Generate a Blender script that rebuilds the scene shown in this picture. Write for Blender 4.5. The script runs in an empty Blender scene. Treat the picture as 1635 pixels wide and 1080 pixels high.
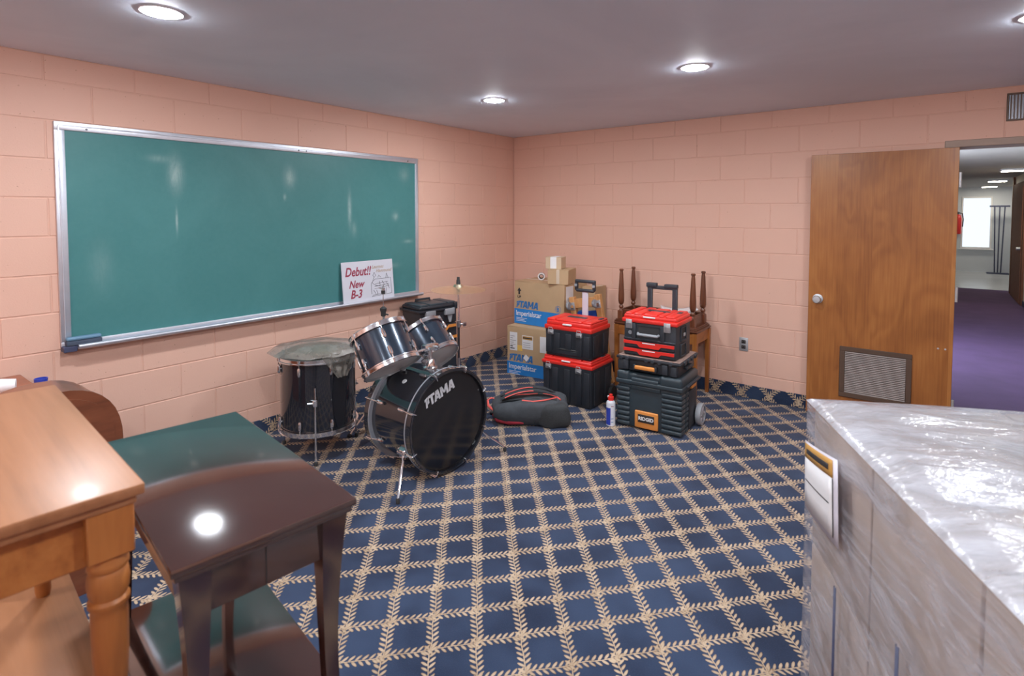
import bpy, bmesh, math, random
from mathutils import Vector, Matrix, noise
random.seed(7)
PI = math.pi
SC = bpy.context.scene
COL = SC.collection

# ------------------------------------------------------------------ camera
FPX, CX, CY = 880.686, 836.144, 379.416
YAW, PITCH, ROLL = -0.64472, -0.04383, 0.00096
CAM = Vector((3.73453, -4.78187, 1.54646))
cd = bpy.data.cameras.new('camera'); cam = bpy.data.objects.new('camera', cd); COL.objects.link(cam)
fw = Vector((math.sin(YAW)*math.cos(PITCH), math.cos(YAW)*math.cos(PITCH), math.sin(PITCH)))
rt = Vector((math.cos(YAW), -math.sin(YAW), 0)); up = rt.cross(fw)
r2 = rt*math.cos(ROLL) + up*math.sin(ROLL); u2 = -rt*math.sin(ROLL) + up*math.cos(ROLL)
cam.matrix_world = Matrix(((r2.x, u2.x, -fw.x, CAM.x), (r2.y, u2.y, -fw.y, CAM.y), (r2.z, u2.z, -fw.z, CAM.z), (0, 0, 0, 1)))
cd.sensor_fit = 'HORIZONTAL'; cd.sensor_width = 36; cd.lens = FPX*36/1635
cd.shift_x = (817.5-CX)/1635; cd.shift_y = -(540-CY)/1635
cd.clip_start = .02; cd.clip_end = 100
cd.dof.use_dof = True; cd.dof.focus_distance = 4.2; cd.dof.aperture_fstop = 4.0
SC.camera = cam

# ------------------------------------------------------------------ world, exposure
w = bpy.data.worlds.new('world'); SC.world = w; w.use_nodes = True
bg = w.node_tree.nodes['Background']; bg.inputs[0].default_value = (.75, .85, 1, 1); bg.inputs[1].default_value = 1.0
vs = SC.view_settings; vs.view_transform = 'Standard'; vs.look = 'None'; vs.gamma = 1; vs.use_curve_mapping = False
vs.exposure = 0.14
LAMP = 420.0          # radiance of a ceiling lens
HALL_LAMP = 45.0
DAY = 1.1             # daylit window at the end of the corridor
SC.cycles.max_bounces = 10; SC.cycles.diffuse_bounces = 6; SC.cycles.glossy_bounces = 5; SC.cycles.transparent_max_bounces = 12
SC.cycles.sample_clamp_indirect = 4.0

CEIL = 2.372
# ------------------------------------------------------------------ node helpers
class E:
    def __init__(s, nt, sock): s.nt = nt; s.k = sock
    def _m(s, op, *a, clamp=False):
        n = s.nt.nodes.new('ShaderNodeMath'); n.operation = op; n.use_clamp = clamp
        for i, v in enumerate((s,)+a):
            if isinstance(v, E): s.nt.links.new(v.k, n.inputs[i])
            else: n.inputs[i].default_value = v
        return E(s.nt, n.outputs[0])
    def __add__(s, o): return s._m('ADD', o)
    __radd__ = __add__
    def __sub__(s, o): return s._m('SUBTRACT', o)
    def __rsub__(s, o): return (s*-1)+o
    def __mul__(s, o): return s._m('MULTIPLY', o)
    __rmul__ = __mul__
    def __truediv__(s, o): return s._m('DIVIDE', o)
    def abs(s): return s._m('ABSOLUTE')
    def fract(s): return s._m('FRACT')
    def floor(s): return s._m('FLOOR')
    def min(s, o): return s._m('MINIMUM', o)
    def max(s, o): return s._m('MAXIMUM', o)
    def gt(s, o): return s._m('GREATER_THAN', o)
    def lt(s, o): return s._m('LESS_THAN', o)
    def sin(s): return s._m('SINE')
    def exp(s): return s._m('EXPONENT')
    def sat(s): return s._m('ADD', 0.0, clamp=True)
    def step(s, a, b):                       # smoothstep a..b
        n = s.nt.nodes.new('ShaderNodeMapRange'); n.interpolation_type = 'SMOOTHSTEP'
        s.nt.links.new(s.k, n.inputs[0]); n.inputs[1].default_value = a; n.inputs[2].default_value = b
        return E(s.nt, n.outputs[0])

class Mat:
    def __init__(s, name):
        s.m = bpy.data.materials.new(name); s.m.use_nodes = True; s.nt = s.m.node_tree
        s.b = s.nt.nodes['Principled BSDF']; s.out = s.nt.nodes['Material Output']
    def node(s, t): return s.nt.nodes.new('ShaderNode'+t)
    def link(s, a, b): s.nt.links.new(a.k if isinstance(a, E) else a, b)
    def coord(s, kind='Object'):
        n = s.node('TexCoord'); return n.outputs[kind]
    def pos(s):
        g = s.node('NewGeometry'); x = s.node('SeparateXYZ'); s.link(g.outputs['Position'], x.inputs[0])
        return [E(s.nt, o) for o in x.outputs]
    def xyz(s, kind='Object'):
        x = s.node('SeparateXYZ'); s.link(s.coord(kind), x.inputs[0]); return [E(s.nt, o) for o in x.outputs]
    def comb(s, x, y, z):
        n = s.node('CombineXYZ')
        for i, v in enumerate((x, y, z)):
            if isinstance(v, E): s.link(v, n.inputs[i])
            else: n.inputs[i].default_value = v
        return n.outputs[0]
    def noise(s, vec, scale, detail=3, rough=.55, dist=0):
        n = s.node('TexNoise'); n.inputs['Scale'].default_value = scale; n.inputs['Detail'].default_value = detail
        n.inputs['Roughness'].default_value = rough; n.inputs['Distortion'].default_value = dist
        if vec is not None: s.link(vec, n.inputs['Vector'])
        return E(s.nt, n.outputs[0])
    def white(s, v, dim='1D'):
        n = s.node('TexWhiteNoise'); n.noise_dimensions = dim
        s.link(v, n.inputs['W' if dim == '1D' else 'Vector']); return E(s.nt, n.outputs['Value'])
    def scale(s, vec, sc):
        n = s.node('Mapping'); s.link(vec, n.inputs[0]); n.inputs['Scale'].default_value = sc; return n.outputs[0]
    def mix(s, f, a, b):
        n = s.node('Mix'); n.data_type = 'RGBA'; n.clamp_factor = True
        if isinstance(f, E): s.link(f, n.inputs[0])
        else: n.inputs[0].default_value = f
        for i, v in ((6, a), (7, b)):
            if isinstance(v, tuple): n.inputs[i].default_value = (*v[:3], 1)
            else: s.link(v, n.inputs[i])
        return n.outputs[2]
    def ramp(s, f, stops):
        n = s.node('ValToRGB'); s.link(f, n.inputs[0]); e = n.color_ramp.elements
        while len(e) < len(stops): e.new(.5)
        for q, (p, c) in zip(e, stops): q.position = p; q.color = (*c, 1)
        return n.outputs[0]
    def col(s, c):
        if isinstance(c, tuple): s.b.inputs['Base Color'].default_value = (*c[:3], 1)
        else: s.link(c, s.b.inputs['Base Color'])
        return s
    def set(s, **k):
        names = dict(rough='Roughness', metal='Metallic', coat='Coat Weight', coatr='Coat Roughness', spec='Specular IOR Level', sheen='Sheen Weight', alpha='Alpha', trans='Transmission Weight')
        for a, v in k.items():
            i = s.b.inputs[names[a]]
            if isinstance(v, E): s.link(v, i)
            else: i.default_value = v
        return s
    def bump(s, h, strength=.3, dist=.01):
        n = s.node('Bump'); n.inputs['Strength'].default_value = strength; n.inputs['Distance'].default_value = dist
        s.link(h, n.inputs['Height']); s.link(n.outputs[0], s.b.inputs['Normal']); return s

def srgb(r, g, b):
    f = lambda c: c/12.92 if c <= .04045 else ((c+.055)/1.055)**2.4
    return tuple(f(v/255) for v in (r, g, b))

MT = {}
def simple(name, c, rough=.5, metal=0, var=.12, sc=6, bump=0, bsc=200, **k):
    m = Mat(name); v = m.coord()
    n = m.noise(v, sc, 3)
    m.col(m.mix(n, tuple(x*(1-var) for x in c), tuple(min(1, x*(1+var)) for x in c)))
    m.set(rough=rough, metal=metal, **k)
    if bump: m.bump(m.noise(v, bsc, 2), bump, .002)
    MT[name] = m.m
    return m.m

def wood(name, stops, axis=0, sc=9, stretch=14, rough=.35, coat=.3, bump=.08, fig=1.6):
    m = Mat(name); v = m.coord()
    s = [sc]*3; s[axis] = sc/stretch
    mv = m.scale(v, tuple(s))
    a = m.noise(mv, 1.0, 4, .6, fig); b = m.noise(mv, 7.0, 3, .6)
    c = a*.75 + b*.3
    m.col(m.ramp(c, stops)); m.set(rough=rough, coat=coat, coatr=.15)
    m.bump(b, bump, .002); MT[name] = m.m
    return m.m

def mat_wall():
    m = Mat('peach_block_paint'); v = m.coord('Object'); g = m.node('NewGeometry'); P = g.outputs['Position']
    n = m.noise(P, 1.1, 4); f = m.noise(P, 130, 3, .7); pit = m.noise(P, 55, 2)
    pits = pit.step(.70, .76)
    c = m.mix(n, (.69, .420, .325), (.76, .488, .388))
    c = m.mix(pits*.5, c, (.30, .14, .09))
    m.col(c); m.set(rough=.55, spec=.35)
    m.bump(f*.5 - pits*1.2, .35, .003); MT['wall'] = m.m
mat_wall()

def mat_ceiling():
    m = Mat('ceiling_paint'); g = m.node('NewGeometry'); P = g.outputs['Position']
    n = m.noise(P, .8, 4, .6, .6)
    m.col(m.mix(n.step(.3, .7), (.64, .71, .84), (.72, .79, .92))); m.set(rough=.6)
    m.bump(m.noise(P, 60, 3), .08, .003); MT['ceiling'] = m.m
mat_ceiling()

def mat_carpet(name, mode):
    m = Mat(name); x, y, z = m.pos(); g = m.node('NewGeometry'); P = g.outputs['Position']
    if mode == 'y': x, y = y*1.0, z*1.0 + .06        # cove base on the left wall
    if mode == 'x': x, y = x*1.0, z*1.0 + .06
    u = (x - 2.227)/.1088; v = (y + 3.1)/.1232
    p = (u + v)*.5; q = (u - v)*.5
    LEN = .1646; N = 7; L = LEN/N
    ln, wd, ca, sa = .0325, .0108, math.cos(math.radians(48)), math.sin(math.radians(48))
    jn = m.noise(P, 22, 2)
    def family(t, o, sgn):
        d = ((o + .5).fract() - .5)*LEN + ((t*6.2832).sin()*.0022) + (jn - .5)*.008
        side = d.gt(0.0); a = d.abs()
        tt = t*(N*sgn) + side*.45
        best = None
        fr = tt.fract(); idx = tt.floor() + side*37.3 + (o + .5).floor()*11.7
        rnd = m.white(idx)
        for j in (0, 1):
            lx = (fr + float(j))*L
            e1 = (lx*ca + a*sa - ln*.5)/(ln*.5); e2 = (a*ca - lx*sa)/(wd*.5)
            r = e1*e1 + e2*e2
            best = r if best is None else best.min(r)
        stem = (a/.0022)
        return best.min(stem*stem), rnd
    d1, r1 = family(p, q, 1); d2, r2_ = family(q, p, -1)
    d = d1.min(d2)
    mask = 1.0 - d.step(.75, 1.1)
    core = 1.0 - d.step(.0, .9)
    rnd = r1*.5 + r2_*.5
    big = m.noise(P, 2.3, 3); fine = m.noise(P, 260, 2)
    navy = m.mix(big.step(.3, .7), (.014, .024, .055), (.034, .056, .112))
    navy = m.mix(fine.step(.5, .8)*.35, navy, (.05, .08, .15))
    leaf = m.mix(rnd, (.20, .115, .058), (.50, .365, .245))
    leaf = m.mix(core*.55, leaf, (.58, .47, .345))
    c = m.mix(mask, navy, leaf)
    m.col(c); m.set(rough=.9, spec=.15, sheen=.15)
    m.bump(mask*.5 + fine*.35, .5, .004); MT[name] = m.m
mat_carpet('carpet', 'f'); mat_carpet('carpet_base_y', 'y'); mat_carpet('carpet_base_x', 'x')

def mat_chalkboard():
    m = Mat('chalkboard_green'); x, y, z = m.pos(); g = m.node('NewGeometry'); P = g.outputs['Position']
    n = m.noise(P, 2.2, 5, .65, .8); f = m.noise(P, 40, 3, .7)
    c = m.mix(n, (.034, .168, .176), (.068, .235, .240))
    c = m.mix(f*.18, c, (.16, .33, .32))
    st = m.noise(m.scale(P, (1, 16, 5)), 1.6, 4, .7, 1.5)
    tot = None
    for (yy, zz, a, b, k) in ((-3.36, 1.78, .035, .09, .5), (-3.36, 1.50, .006, .06, .6), (-2.62, 1.80, .035, .06, .45), (-2.66, 1.66, .01, .02, .5),
                              (-2.12, 1.58, .015, .11, .55), (-2.08, 1.42, .02, .05, .25), (-1.66, 1.52, .03, .03, .35), (-1.52, 1.30, .05, .015, .3),
                              (-1.72, 1.10, .08, .02, .25), (-3.45, 1.87, .05, .02, .25), (-3.75, 1.25, .05, .12, .12), (-1.56, 1.88, .05, .05, .22)):
        e = (((y - yy)/a)*((y - yy)/a) + ((z - zz)/b)*((z - zz)/b))*-1.0
        e = e.exp()*k
        tot = e if tot is None else tot + e
    c = m.mix(tot*(st*1.6), c, (.55, .68, .66))
    m.col(c); m.set(rough=.42, spec=.4); MT['chalkboard'] = m.m
mat_chalkboard()

def mat_door():
    m = Mat('door_veneer'); x, y, z = m.xyz()
    strip = (x*4.4 + .10).floor(); t = m.white(strip)
    vec = m.comb(x*3.2 + t*9.0, y, z*1.1 + t*5)
    fig = m.noise(vec, 1.0, 2, .5, 1.2); a = (fig*34.0).sin()*.5 + .5
    b = m.noise(m.comb(x*90.0, y, z*3.0), 1.0, 3); bl = m.noise(m.comb(x*2.0, y, z*2.0), 1.0, 3)
    c = a*.08 + b*.30 + bl*.36 + (t - .5)*.24 + .13
    m.col(m.ramp(c, [(.22, srgb(122, 68, 28)), (.45, srgb(160, 100, 48)), (.65, srgb(182, 124, 66)), (.9, srgb(192, 140, 84))]))
    m.set(rough=.38, coat=.25, coatr=.2); m.bump(b, .06, .002); MT['door'] = m.m
mat_door()

WARM = [(.25, srgb(92, 50, 26)), (.5, srgb(140, 84, 46)), (.75, srgb(168, 108, 62))]
wood('oak_top', [(.25, srgb(122, 78, 48)), (.5, srgb(150, 100, 66)), (.78, srgb(166, 114, 80))], 0, 8, 14, .40, .06)
wood('oak_frame', [(.25, srgb(118, 66, 28)), (.5, srgb(164, 100, 48)), (.78, srgb(186, 122, 64))], 0, 9, 12, .45, .06)
wood('oak_leg', [(.25, srgb(112, 62, 26)), (.5, srgb(158, 96, 46)), (.78, srgb(182, 118, 60))], 2, 9, 12, .45, .1)
wood('walnut_leg', [(.25, srgb(66, 34, 20)), (.5, srgb(104, 58, 36)), (.78, srgb(128, 74, 48))], 2, 14, 10, .4, .3)
wood('walnut_top', [(.25, srgb(60, 32, 20)), (.5, srgb(92, 52, 34)), (.78, srgb(114, 66, 44))], 0, 10, 10, .4, .3)
wood('pine', [(.25, srgb(176, 118, 66)), (.5, srgb(202, 146, 92)), (.78, srgb(216, 166, 112))], 2, 14, 12, .6, 0)
wood('cabinet_wood', [(.25, srgb(84, 44, 26)), (.5, srgb(118, 66, 42)), (.78, srgb(138, 82, 56))], 1, 10, 10, .3, .4)
wood('desk_wood', [(.25, srgb(128, 62, 34)), (.5, srgb(158, 84, 52)), (.78, srgb(176, 100, 66))], 1, 10, 10, .35, .3)
wood('pallet_wood', [(.25, srgb(140, 104, 70)), (.5, srgb(172, 134, 94)), (.78, srgb(188, 152, 112))], 0, 9, 10, .8, 0)
def mat_lacquer():
    m = Mat('black_lacquer'); v = m.coord(); n = m.noise(v, 3, 3)
    m.col(m.mix(n, (.030, .011, .009), (.046, .017, .013))); m.set(rough=.10, coat=1.0, coatr=m.noise(v, 5, 4)*.05 + .05); m.b.inputs['IOR'].default_value = 1.9; m.b.inputs['Coat IOR'].default_value = 1.6
    MT['lacquer'] = m.m
mat_lacquer()
simple('drum_black', (.012, .014, .020), .12, 0, .2, 4, coat=1.0, coatr=.04)
simple('drum_blue', (.022, .038, .062), .22, .35, .25, 5, coat=1.0, coatr=.05)
simple('chrome', (.90, .93, .98), .16, 1, .06, 20)
simple('steel', (.55, .56, .60), .28, 1, .1, 20)
simple('dark_steel', (.16, .16, .18), .35, 1, .1, 20)
simple('head_black', (.010, .010, .012), .16, 0, .2, 8, spec=.6)
simple('head_grey', (.60, .61, .62), .35, 0, .15, 7)
simple('head_top', (.20, .20, .20), .4, 0, .2, 7)
simple('cymbal', (.90, .80, .60), .30, 1, .1, 30)
simple('aluminium', (.66, .70, .78), .38, .75, .07, 25, bump=.05)
simple('galv', (.55, .57, .60), .45, .7, .1, 30)
simple('black_plastic', (.022, .026, .034), .42, 0, .2, 10, bump=.12, bsc=400)
simple('dark_plastic', (.030, .036, .046), .5, 0, .2, 10, bump=.12, bsc=400)
simple('teal_plastic', (.030, .046, .058), .38, 0, .2, 10, bump=.12, bsc=400)
simple('red_plastic', (.72, .030, .022), .36, 0, .08, 10)
simple('orange_plastic', (.72, .27, .060), .42, 0, .1, 10)
simple('grey_plastic', (.32, .34, .37), .45, 0, .15, 10)
simple('pale_plastic', (.62, .60, .68), .4, 0, .08, 10)
simple('dusty_plastic', (.30, .20, .17), .75, 0, .35, 30)
simple('cardboard', (.50, .345, .200), .8, 0, .12, 5, bump=.05)
simple('cardboard_pale', (.58, .44, .30), .8, 0, .12, 5, bump=.05)
simple('tape', (.62, .52, .40), .3, 0, .06, 8)
simple('blue_print', (.020, .22, .62), .6, 0, .08, 8)
simple('blue_text', (.03, .17, .45), .6, 0, .08, 8)
simple('white', (.80, .80, .82), .55, 0, .04, 8)
simple('paper', (.76, .76, .78), .7, 0, .05, 8)
simple('poster_white', (.60, .61, .68), .6, 0, .04, 8)
simple('ink_red', (.30, .035, .070), .7, 0, .05, 8)
simple('ink_tan', (.42, .30, .20), .7, 0, .05, 8)
simple('ink_black', (.03, .03, .035), .7, 0, .05, 8)
simple('silver_print', (.62, .64, .68), .4, .2, .04, 8)
simple('yellow_label', (.80, .52, .12), .6, 0, .05, 8)
simple('orange_label', (.52, .28, .07), .6, 0, .15, 20)
simple('fabric_black', (.030, .034, .040), .85, 0, .3, 40, bump=.35, bsc=500)
simple('fabric_grey', (.055, .062, .072), .85, 0, .3, 40, bump=.35, bsc=500)
simple('fabric_mesh', (.042, .046, .050), .9, 0, .5, 160, bump=.5, bsc=700)
simple('fabric_red', (.36, .025, .045), .8, 0, .2, 20, bump=.2, bsc=400)
simple('coral', (.78, .12, .10), .6, 0, .1, 20)
simple('can_white', (.66, .68, .74), .3, 0, .06, 12)
simple('can_blue', (.03, .06, .42), .3, 0, .1, 12)
simple('rubber', (.03, .03, .032), .7, 0, .2, 12)
simple('blue_plastic', (.012, .06, .32), .45, 0, .15, 8)
simple('felt', (.06, .08, .12), .95, 0, .2, 60)
simple('eraser_wood', (.12, .24, .36), .5, 0, .15, 12)
simple('carton_grey', (.46, .37, .31), .8, 0, .12, 4)
simple('frame_paint', (.34, .25, .20), .5, 0, .15, 10)
simple('brown_metal', (.11, .068, .048), .45, .2, .12, 10)
simple('grille_grey', (.36, .31, .29), .5, .2, .1, 10)
simple('purple_carpet', (.085, .042, .120), .95, 0, .3, 3, bump=.3, bsc=300)
simple('hall_tile', (.50, .52, .55), .25, 0, .1, 2)
simple('hall_wall', (.62, .56, .46), .6, 0, .06, 2)
simple('hall_white', (.62, .66, .72), .6, 0, .05, 2)
simple('hall_ceiling', (.34, .31, .29), .7, 0, .1, 2)
simple('hall_door_wood', (.17, .060, .030), .7, 0, .2, 8)
simple('dark_blue', (.05, .06, .12), .5, 0, .1, 8)
simple('red_paint', (.55, .02, .02), .35, 0, .1, 8)
simple('outlet_dark', (.035, .030, .030), .4, 0, .1, 8)
def emit(name, c, s):
    m = bpy.data.materials.new(name); m.use_nodes = True; nt = m.node_tree; nt.nodes.remove(nt.nodes['Principled BSDF'])
    e = nt.nodes.new('ShaderNodeEmission'); e.inputs[0].default_value = (*c, 1); e.inputs[1].default_value = s
    nt.links.new(e.outputs[0], nt.nodes['Material Output'].inputs[0]); MT[name] = m
emit('lamp_lens', (.90, .95, 1.0), LAMP); emit('hall_lens', (1, .9, .72), HALL_LAMP); emit('daylight', (.80, .90, 1.0), DAY); emit('side_daylight', (.72, .84, 1.0), 15.0)
def mat_film(name, lo, hi, base, sc, axis=0):
    m = Mat(name); v = m.coord()
    mv = m.scale(v, sc); n = m.noise(mv, 1.0, 5, .65, .9); n2 = m.noise(mv, 3.0, 4, .7, .5)
    m.col(base); m.set(rough=.17, spec=.8)
    m.bump(n*.7 + n2*.5, .55, .02)
    tr = m.node('BsdfTransparent'); tr.inputs[0].default_value = (.93, .93, .95, 1); mx = m.node('MixShader')
    f = n.step(.35, .7)*(hi - lo) + lo
    m.link(f, mx.inputs[0]); m.link(tr.outputs[0], mx.inputs[1]); m.link(m.b.outputs[0], mx.inputs[2])
    m.link(mx.outputs[0], m.out.inputs[0]); MT[name] = m.m
mat_film('film_top', .45, .88, (.46, .47, .52), (3.2, 9, 4)); mat_film('film_side', .10, .60, (.58, .59, .66), (3, 3, 14))
mat_film('poly_bag', .55, .92, (.24, .225, .20), (9, 9, 9))
def mat_glass():
    m = Mat('window_glass'); m.col((.9, .95, 1)); m.set(rough=.02, trans=1.0); MT['glass'] = m.m
mat_glass()

# ------------------------------------------------------------------ mesh helpers
def frame(axis, hint=(0, 0, 1)):
    z = Vector(axis).normalized(); h = Vector(hint)
    if abs(z.dot(h.normalized())) > .98: h = Vector((1, 0, 0))
    x = h.cross(z).normalized(); y = z.cross(x)
    return Matrix((x, y, z)).transposed().to_4x4()

class MB:
    def __init__(s): s.bm = bmesh.new()
    def box(s, lo, hi, bev=0, seg=2, M=None):
        lo, hi = Vector(lo), Vector(hi); c = (lo+hi)/2; d = hi-lo
        T = Matrix.Translation(c) @ Matrix.Diagonal((abs(d.x), abs(d.y), abs(d.z), 1))
        r = bmesh.ops.create_cube(s.bm, size=1, matrix=T)
        vs_ = r['verts']
        if bev:
            es = list({e for v in vs_ for e in v.link_edges})
            o = bmesh.ops.bevel(s.bm, geom=es, offset=min(bev, .49*min(abs(d.x), abs(d.y), abs(d.z))), segments=seg, affect='EDGES', profile=.5)
            vs_ = list({v for f in o['faces'] for v in f.verts} | {v for v in vs_ if v.is_valid})
        if M is not None: bmesh.ops.transform(s.bm, matrix=M, verts=vs_)
        return s
    def bar(s, p0, p1, wx, wy, bev=0, hint=(0, 0, 1)):
        p0, p1 = Vector(p0), Vector(p1); M = Matrix.Translation(p0) @ frame(p1-p0, hint)
        return s.box((-wx/2, -wy/2, 0), (wx/2, wy/2, (p1-p0).length), bev, 1, M)
    def lathe(s, prof, M=None, n=24, cap=True):
        M = M or Matrix(); rings = []
        for r, z in prof:
            if r < 1e-6: rings.append([s.bm.verts.new(M @ Vector((0, 0, z)))])
            else: rings.append([s.bm.verts.new(M @ Vector((r*math.cos(2*PI*k/n), r*math.sin(2*PI*k/n), z))) for k in range(n)])
        for a, b in zip(rings, rings[1:]):
            for k in range(n):
                k2 = (k+1) % n
                if len(a) == 1 and len(b) == 1: continue
                if len(a) == 1: s.bm.faces.new((a[0], b[k2], b[k]))
                elif len(b) == 1: s.bm.faces.new((a[k], a[k2], b[0]))
                else: s.bm.faces.new((a[k], a[k2], b[k2], b[k]))
        if cap:
            if len(rings[0]) > 1: s.bm.faces.new(rings[0][::-1])
            if len(rings[-1]) > 1: s.bm.faces.new(rings[-1])
        return s
    def cyl(s, p0, p1, r0, r1=None, n=16):
        p0, p1 = Vector(p0), Vector(p1); r1 = r0 if r1 is None else r1
        return s.lathe([(r0, 0), (r1, (p1-p0).length)], Matrix.Translation(p0) @ frame(p1-p0), n)
    def ring(s, c, ax, r0, r1, h, n=48, M=None):      # solid rectangular-section ring from c along ax
        F = Matrix.Translation(Vector(c)) @ frame(ax)
        pr = [(r0, 0), (r1, 0), (r1, h), (r0, h), (r0, 0)]
        return s.lathe(pr, F, n, False)
    def tube(s, pts, r, n=8, closed=False, flat=1.0):
        pts = [Vector(p) for p in pts]; rings = []; L = len(pts); prev = None
        for i, p in enumerate(pts):
            a = pts[(i-1) % L] if closed or i else p; b = pts[(i+1) % L] if closed or i < L-1 else p
            d = (b-a).normalized()
            if prev is None: x = d.orthogonal().normalized() if abs(d.z) > .95 else Vector((0, 0, 1)).cross(d).normalized()
            else: x = (prev - d*prev.dot(d)).normalized()
            prev = x; y = d.cross(x); rr = r[i] if isinstance(r, (list, tuple)) else r
            rings.append([s.bm.verts.new(p + x*(rr*math.cos(2*PI*k/n)) + y*(rr*flat*math.sin(2*PI*k/n))) for k in range(n)])
        pairs = list(zip(rings, rings[1:])) + ([(rings[-1], rings[0])] if closed else [])
        for a, b in pairs:
            for k in range(n): s.bm.faces.new((a[k], a[(k+1) % n], b[(k+1) % n], b[k]))
        if not closed: s.bm.faces.new(rings[0][::-1]); s.bm.faces.new(rings[-1])
        return s
    def prism(s, poly, z0, z1, M=None, bev=0):
        M = M or Matrix()
        a = [s.bm.verts.new(M @ Vector((x, y, z0))) for x, y in poly]; b = [s.bm.verts.new(M @ Vector((x, y, z1))) for x, y in poly]
        n = len(poly); fs = [s.bm.faces.new(a[::-1]), s.bm.faces.new(b)]
        for k in range(n): fs.append(s.bm.faces.new((a[k], a[(k+1) % n], b[(k+1) % n], b[k])))
        if bev:
            es = list({e for f in fs for e in f.edges}); bmesh.ops.bevel(s.bm, geom=es, offset=bev, segments=2, affect='EDGES', profile=.5)
        return s
    def grid(s, f, nu, nv, wrap=False):
        V = [[s.bm.verts.new(f(i/nu, j/nv)) for j in range(nv+1)] for i in range(nu+(0 if wrap else 1))]
        m = len(V)
        for i in range(nu):
            for j in range(nv): s.bm.faces.new((V[i][j], V[(i+1) % m][j], V[(i+1) % m][j+1], V[i][j+1]))
        return s
    def build(s, name, mat, parent=None, ang=40):
        bmesh.ops.recalc_face_normals(s.bm, faces=s.bm.faces)
        me = bpy.data.meshes.new(name); s.bm.to_mesh(me); s.bm.free()
        me.materials.append(MT[mat])
        me.polygons.foreach_set('use_smooth', [True]*len(me.polygons))
        me.set_sharp_from_angle(angle=math.radians(ang))
        o = bpy.data.objects.new(name, me); COL.objects.link(o)
        if parent: o.parent = parent
        return o

def tag(o, label, cat, group=None):
    o['label'] = label; o['category'] = cat
    if group: o['group'] = group
    return o
def thing(name, label, cat, loc=(0, 0, 0), rz=0, group=None):
    o = bpy.data.objects.new(name, None); COL.objects.link(o); o.empty_display_size = .05
    o.location = loc; o.rotation_euler = (0, 0, math.radians(rz)); return tag(o, label, cat, group)
def struct(o): o['kind'] = 'structure'; return o
def bx(name, mat, parent, lo, hi, bev=0, seg=2, M=None): return MB().box(lo, hi, bev, seg, M).build(name, mat, parent)
def dup(root, parent=None):
    c = root.copy(); COL.objects.link(c); c.parent = parent
    for ch in root.children: dup(ch, c)
    return c
def text(name, s, size, mat, parent, M, shear=0, bold=0, align='LEFT', depth=.0006, sx=1.0):
    cu = bpy.data.curves.new(name, 'FONT'); cu.body = s; cu.size = size; cu.shear = shear; cu.offset = bold; cu.extrude = depth; cu.align_x = align; cu.resolution_u = 3
    t = bpy.data.objects.new(name, cu); COL.objects.link(t)
    bpy.context.view_layer.update()
    me = bpy.data.meshes.new_from_object(t.evaluated_get(bpy.context.evaluated_depsgraph_get()))
    bpy.data.objects.remove(t); bpy.data.curves.remove(cu)
    me.transform(M @ Matrix.Diagonal((sx, 1, 1, 1))); me.materials.clear(); me.materials.append(MT[mat]); me.name = name
    o = bpy.data.objects.new(name, me); COL.objects.link(o); o.parent = parent
    return o
def face_front(x, y, z):      # text plane facing -Y, x to the right, z up
    return Matrix.Translation((x, y, z)) @ Matrix(((1, 0, 0, 0), (0, 0, -1, 0), (0, 1, 0, 0), (0, 0, 0, 1)))
def face_px(x, y, z):         # plane facing +X: text right = +Y
    return Matrix.Translation((x, y, z)) @ Matrix(((0, 0, 1, 0), (1, 0, 0, 0), (0, 1, 0, 0), (0, 0, 0, 1)))

# ================================================================== THE ROOM
XR, YB = 5.6, -6.6                 # right and rear wall
OX0, OX1, OZ = 3.80, 4.76, 2.032   # doorway in the back wall
C = .2032
struct(bx('floor', 'carpet', None, (0, YB, -.1), (XR, 0, 0)))
struct(bx('ceiling', 'ceiling', None, (-.2, YB-.2, CEIL), (XR+.2, .2, CEIL+.1)))
wl = struct(bx('wall_left', 'wall', None, (-.2, YB, 0), (-.0035, .2, CEIL)))
m = MB(); m.box((-.0, .0035, 0), (OX0, .2, CEIL)); m.box((OX1, .0035, 0), (XR, .2, CEIL)); m.box((OX0, .0035, OZ), (OX1, .2, CEIL))
wb = struct(m.build('wall_back', 'wall'))
struct(bx('wall_right', 'wall', None, (XR, YB, 0), (XR+.2, .2, CEIL)))
struct(bx('wall_rear', 'wall', None, (-.2, YB-.2, 0), (XR+.2, YB, CEIL)))
_bl = {}
def block_mesh(w_, h_, side):
    k = (round(w_, 3), round(h_, 3), side)
    if k not in _bl:
        g, c, d = .0032, .0022, .03      # half joint, chamfer, depth set into the wall
        x0, x1, z0, z1 = g, w_-g, g, h_-g
        pts = []
        for (dp, cc) in ((-d, 0), (-c, 0), (0, c)):
            for (a, b) in ((x0+cc, z0+cc), (x1-cc, z0+cc), (x1-cc, z1-cc), (x0+cc, z1-cc)):
                pts.append((a, -dp, b) if side == 'b' else (dp, -a, b))
        fs = [(8, 9, 10, 11)]
        for r in (0, 4):
            for q in range(4): fs.append((r+q, r+(q+1) % 4, r+4+(q+1) % 4, r+4+q))
        if side == 'l': fs = [f[::-1] for f in fs]
        me = bpy.data.meshes.new('block'); me.from_pydata(pts, [], fs); me.materials.append(MT['wall']); me.update(); _bl[k] = me
    return _bl[k]
def put_block(x0, x1, z0, z1, side, parent):
    if x1-x0 < .03: return
    o = bpy.data.objects.new('block', block_mesh(x1-x0, z1-z0, side)); COL.objects.link(o); o.parent = parent
    o.location = (x0, 0, z0) if side == 'b' else (0, -x0, z0)
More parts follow.
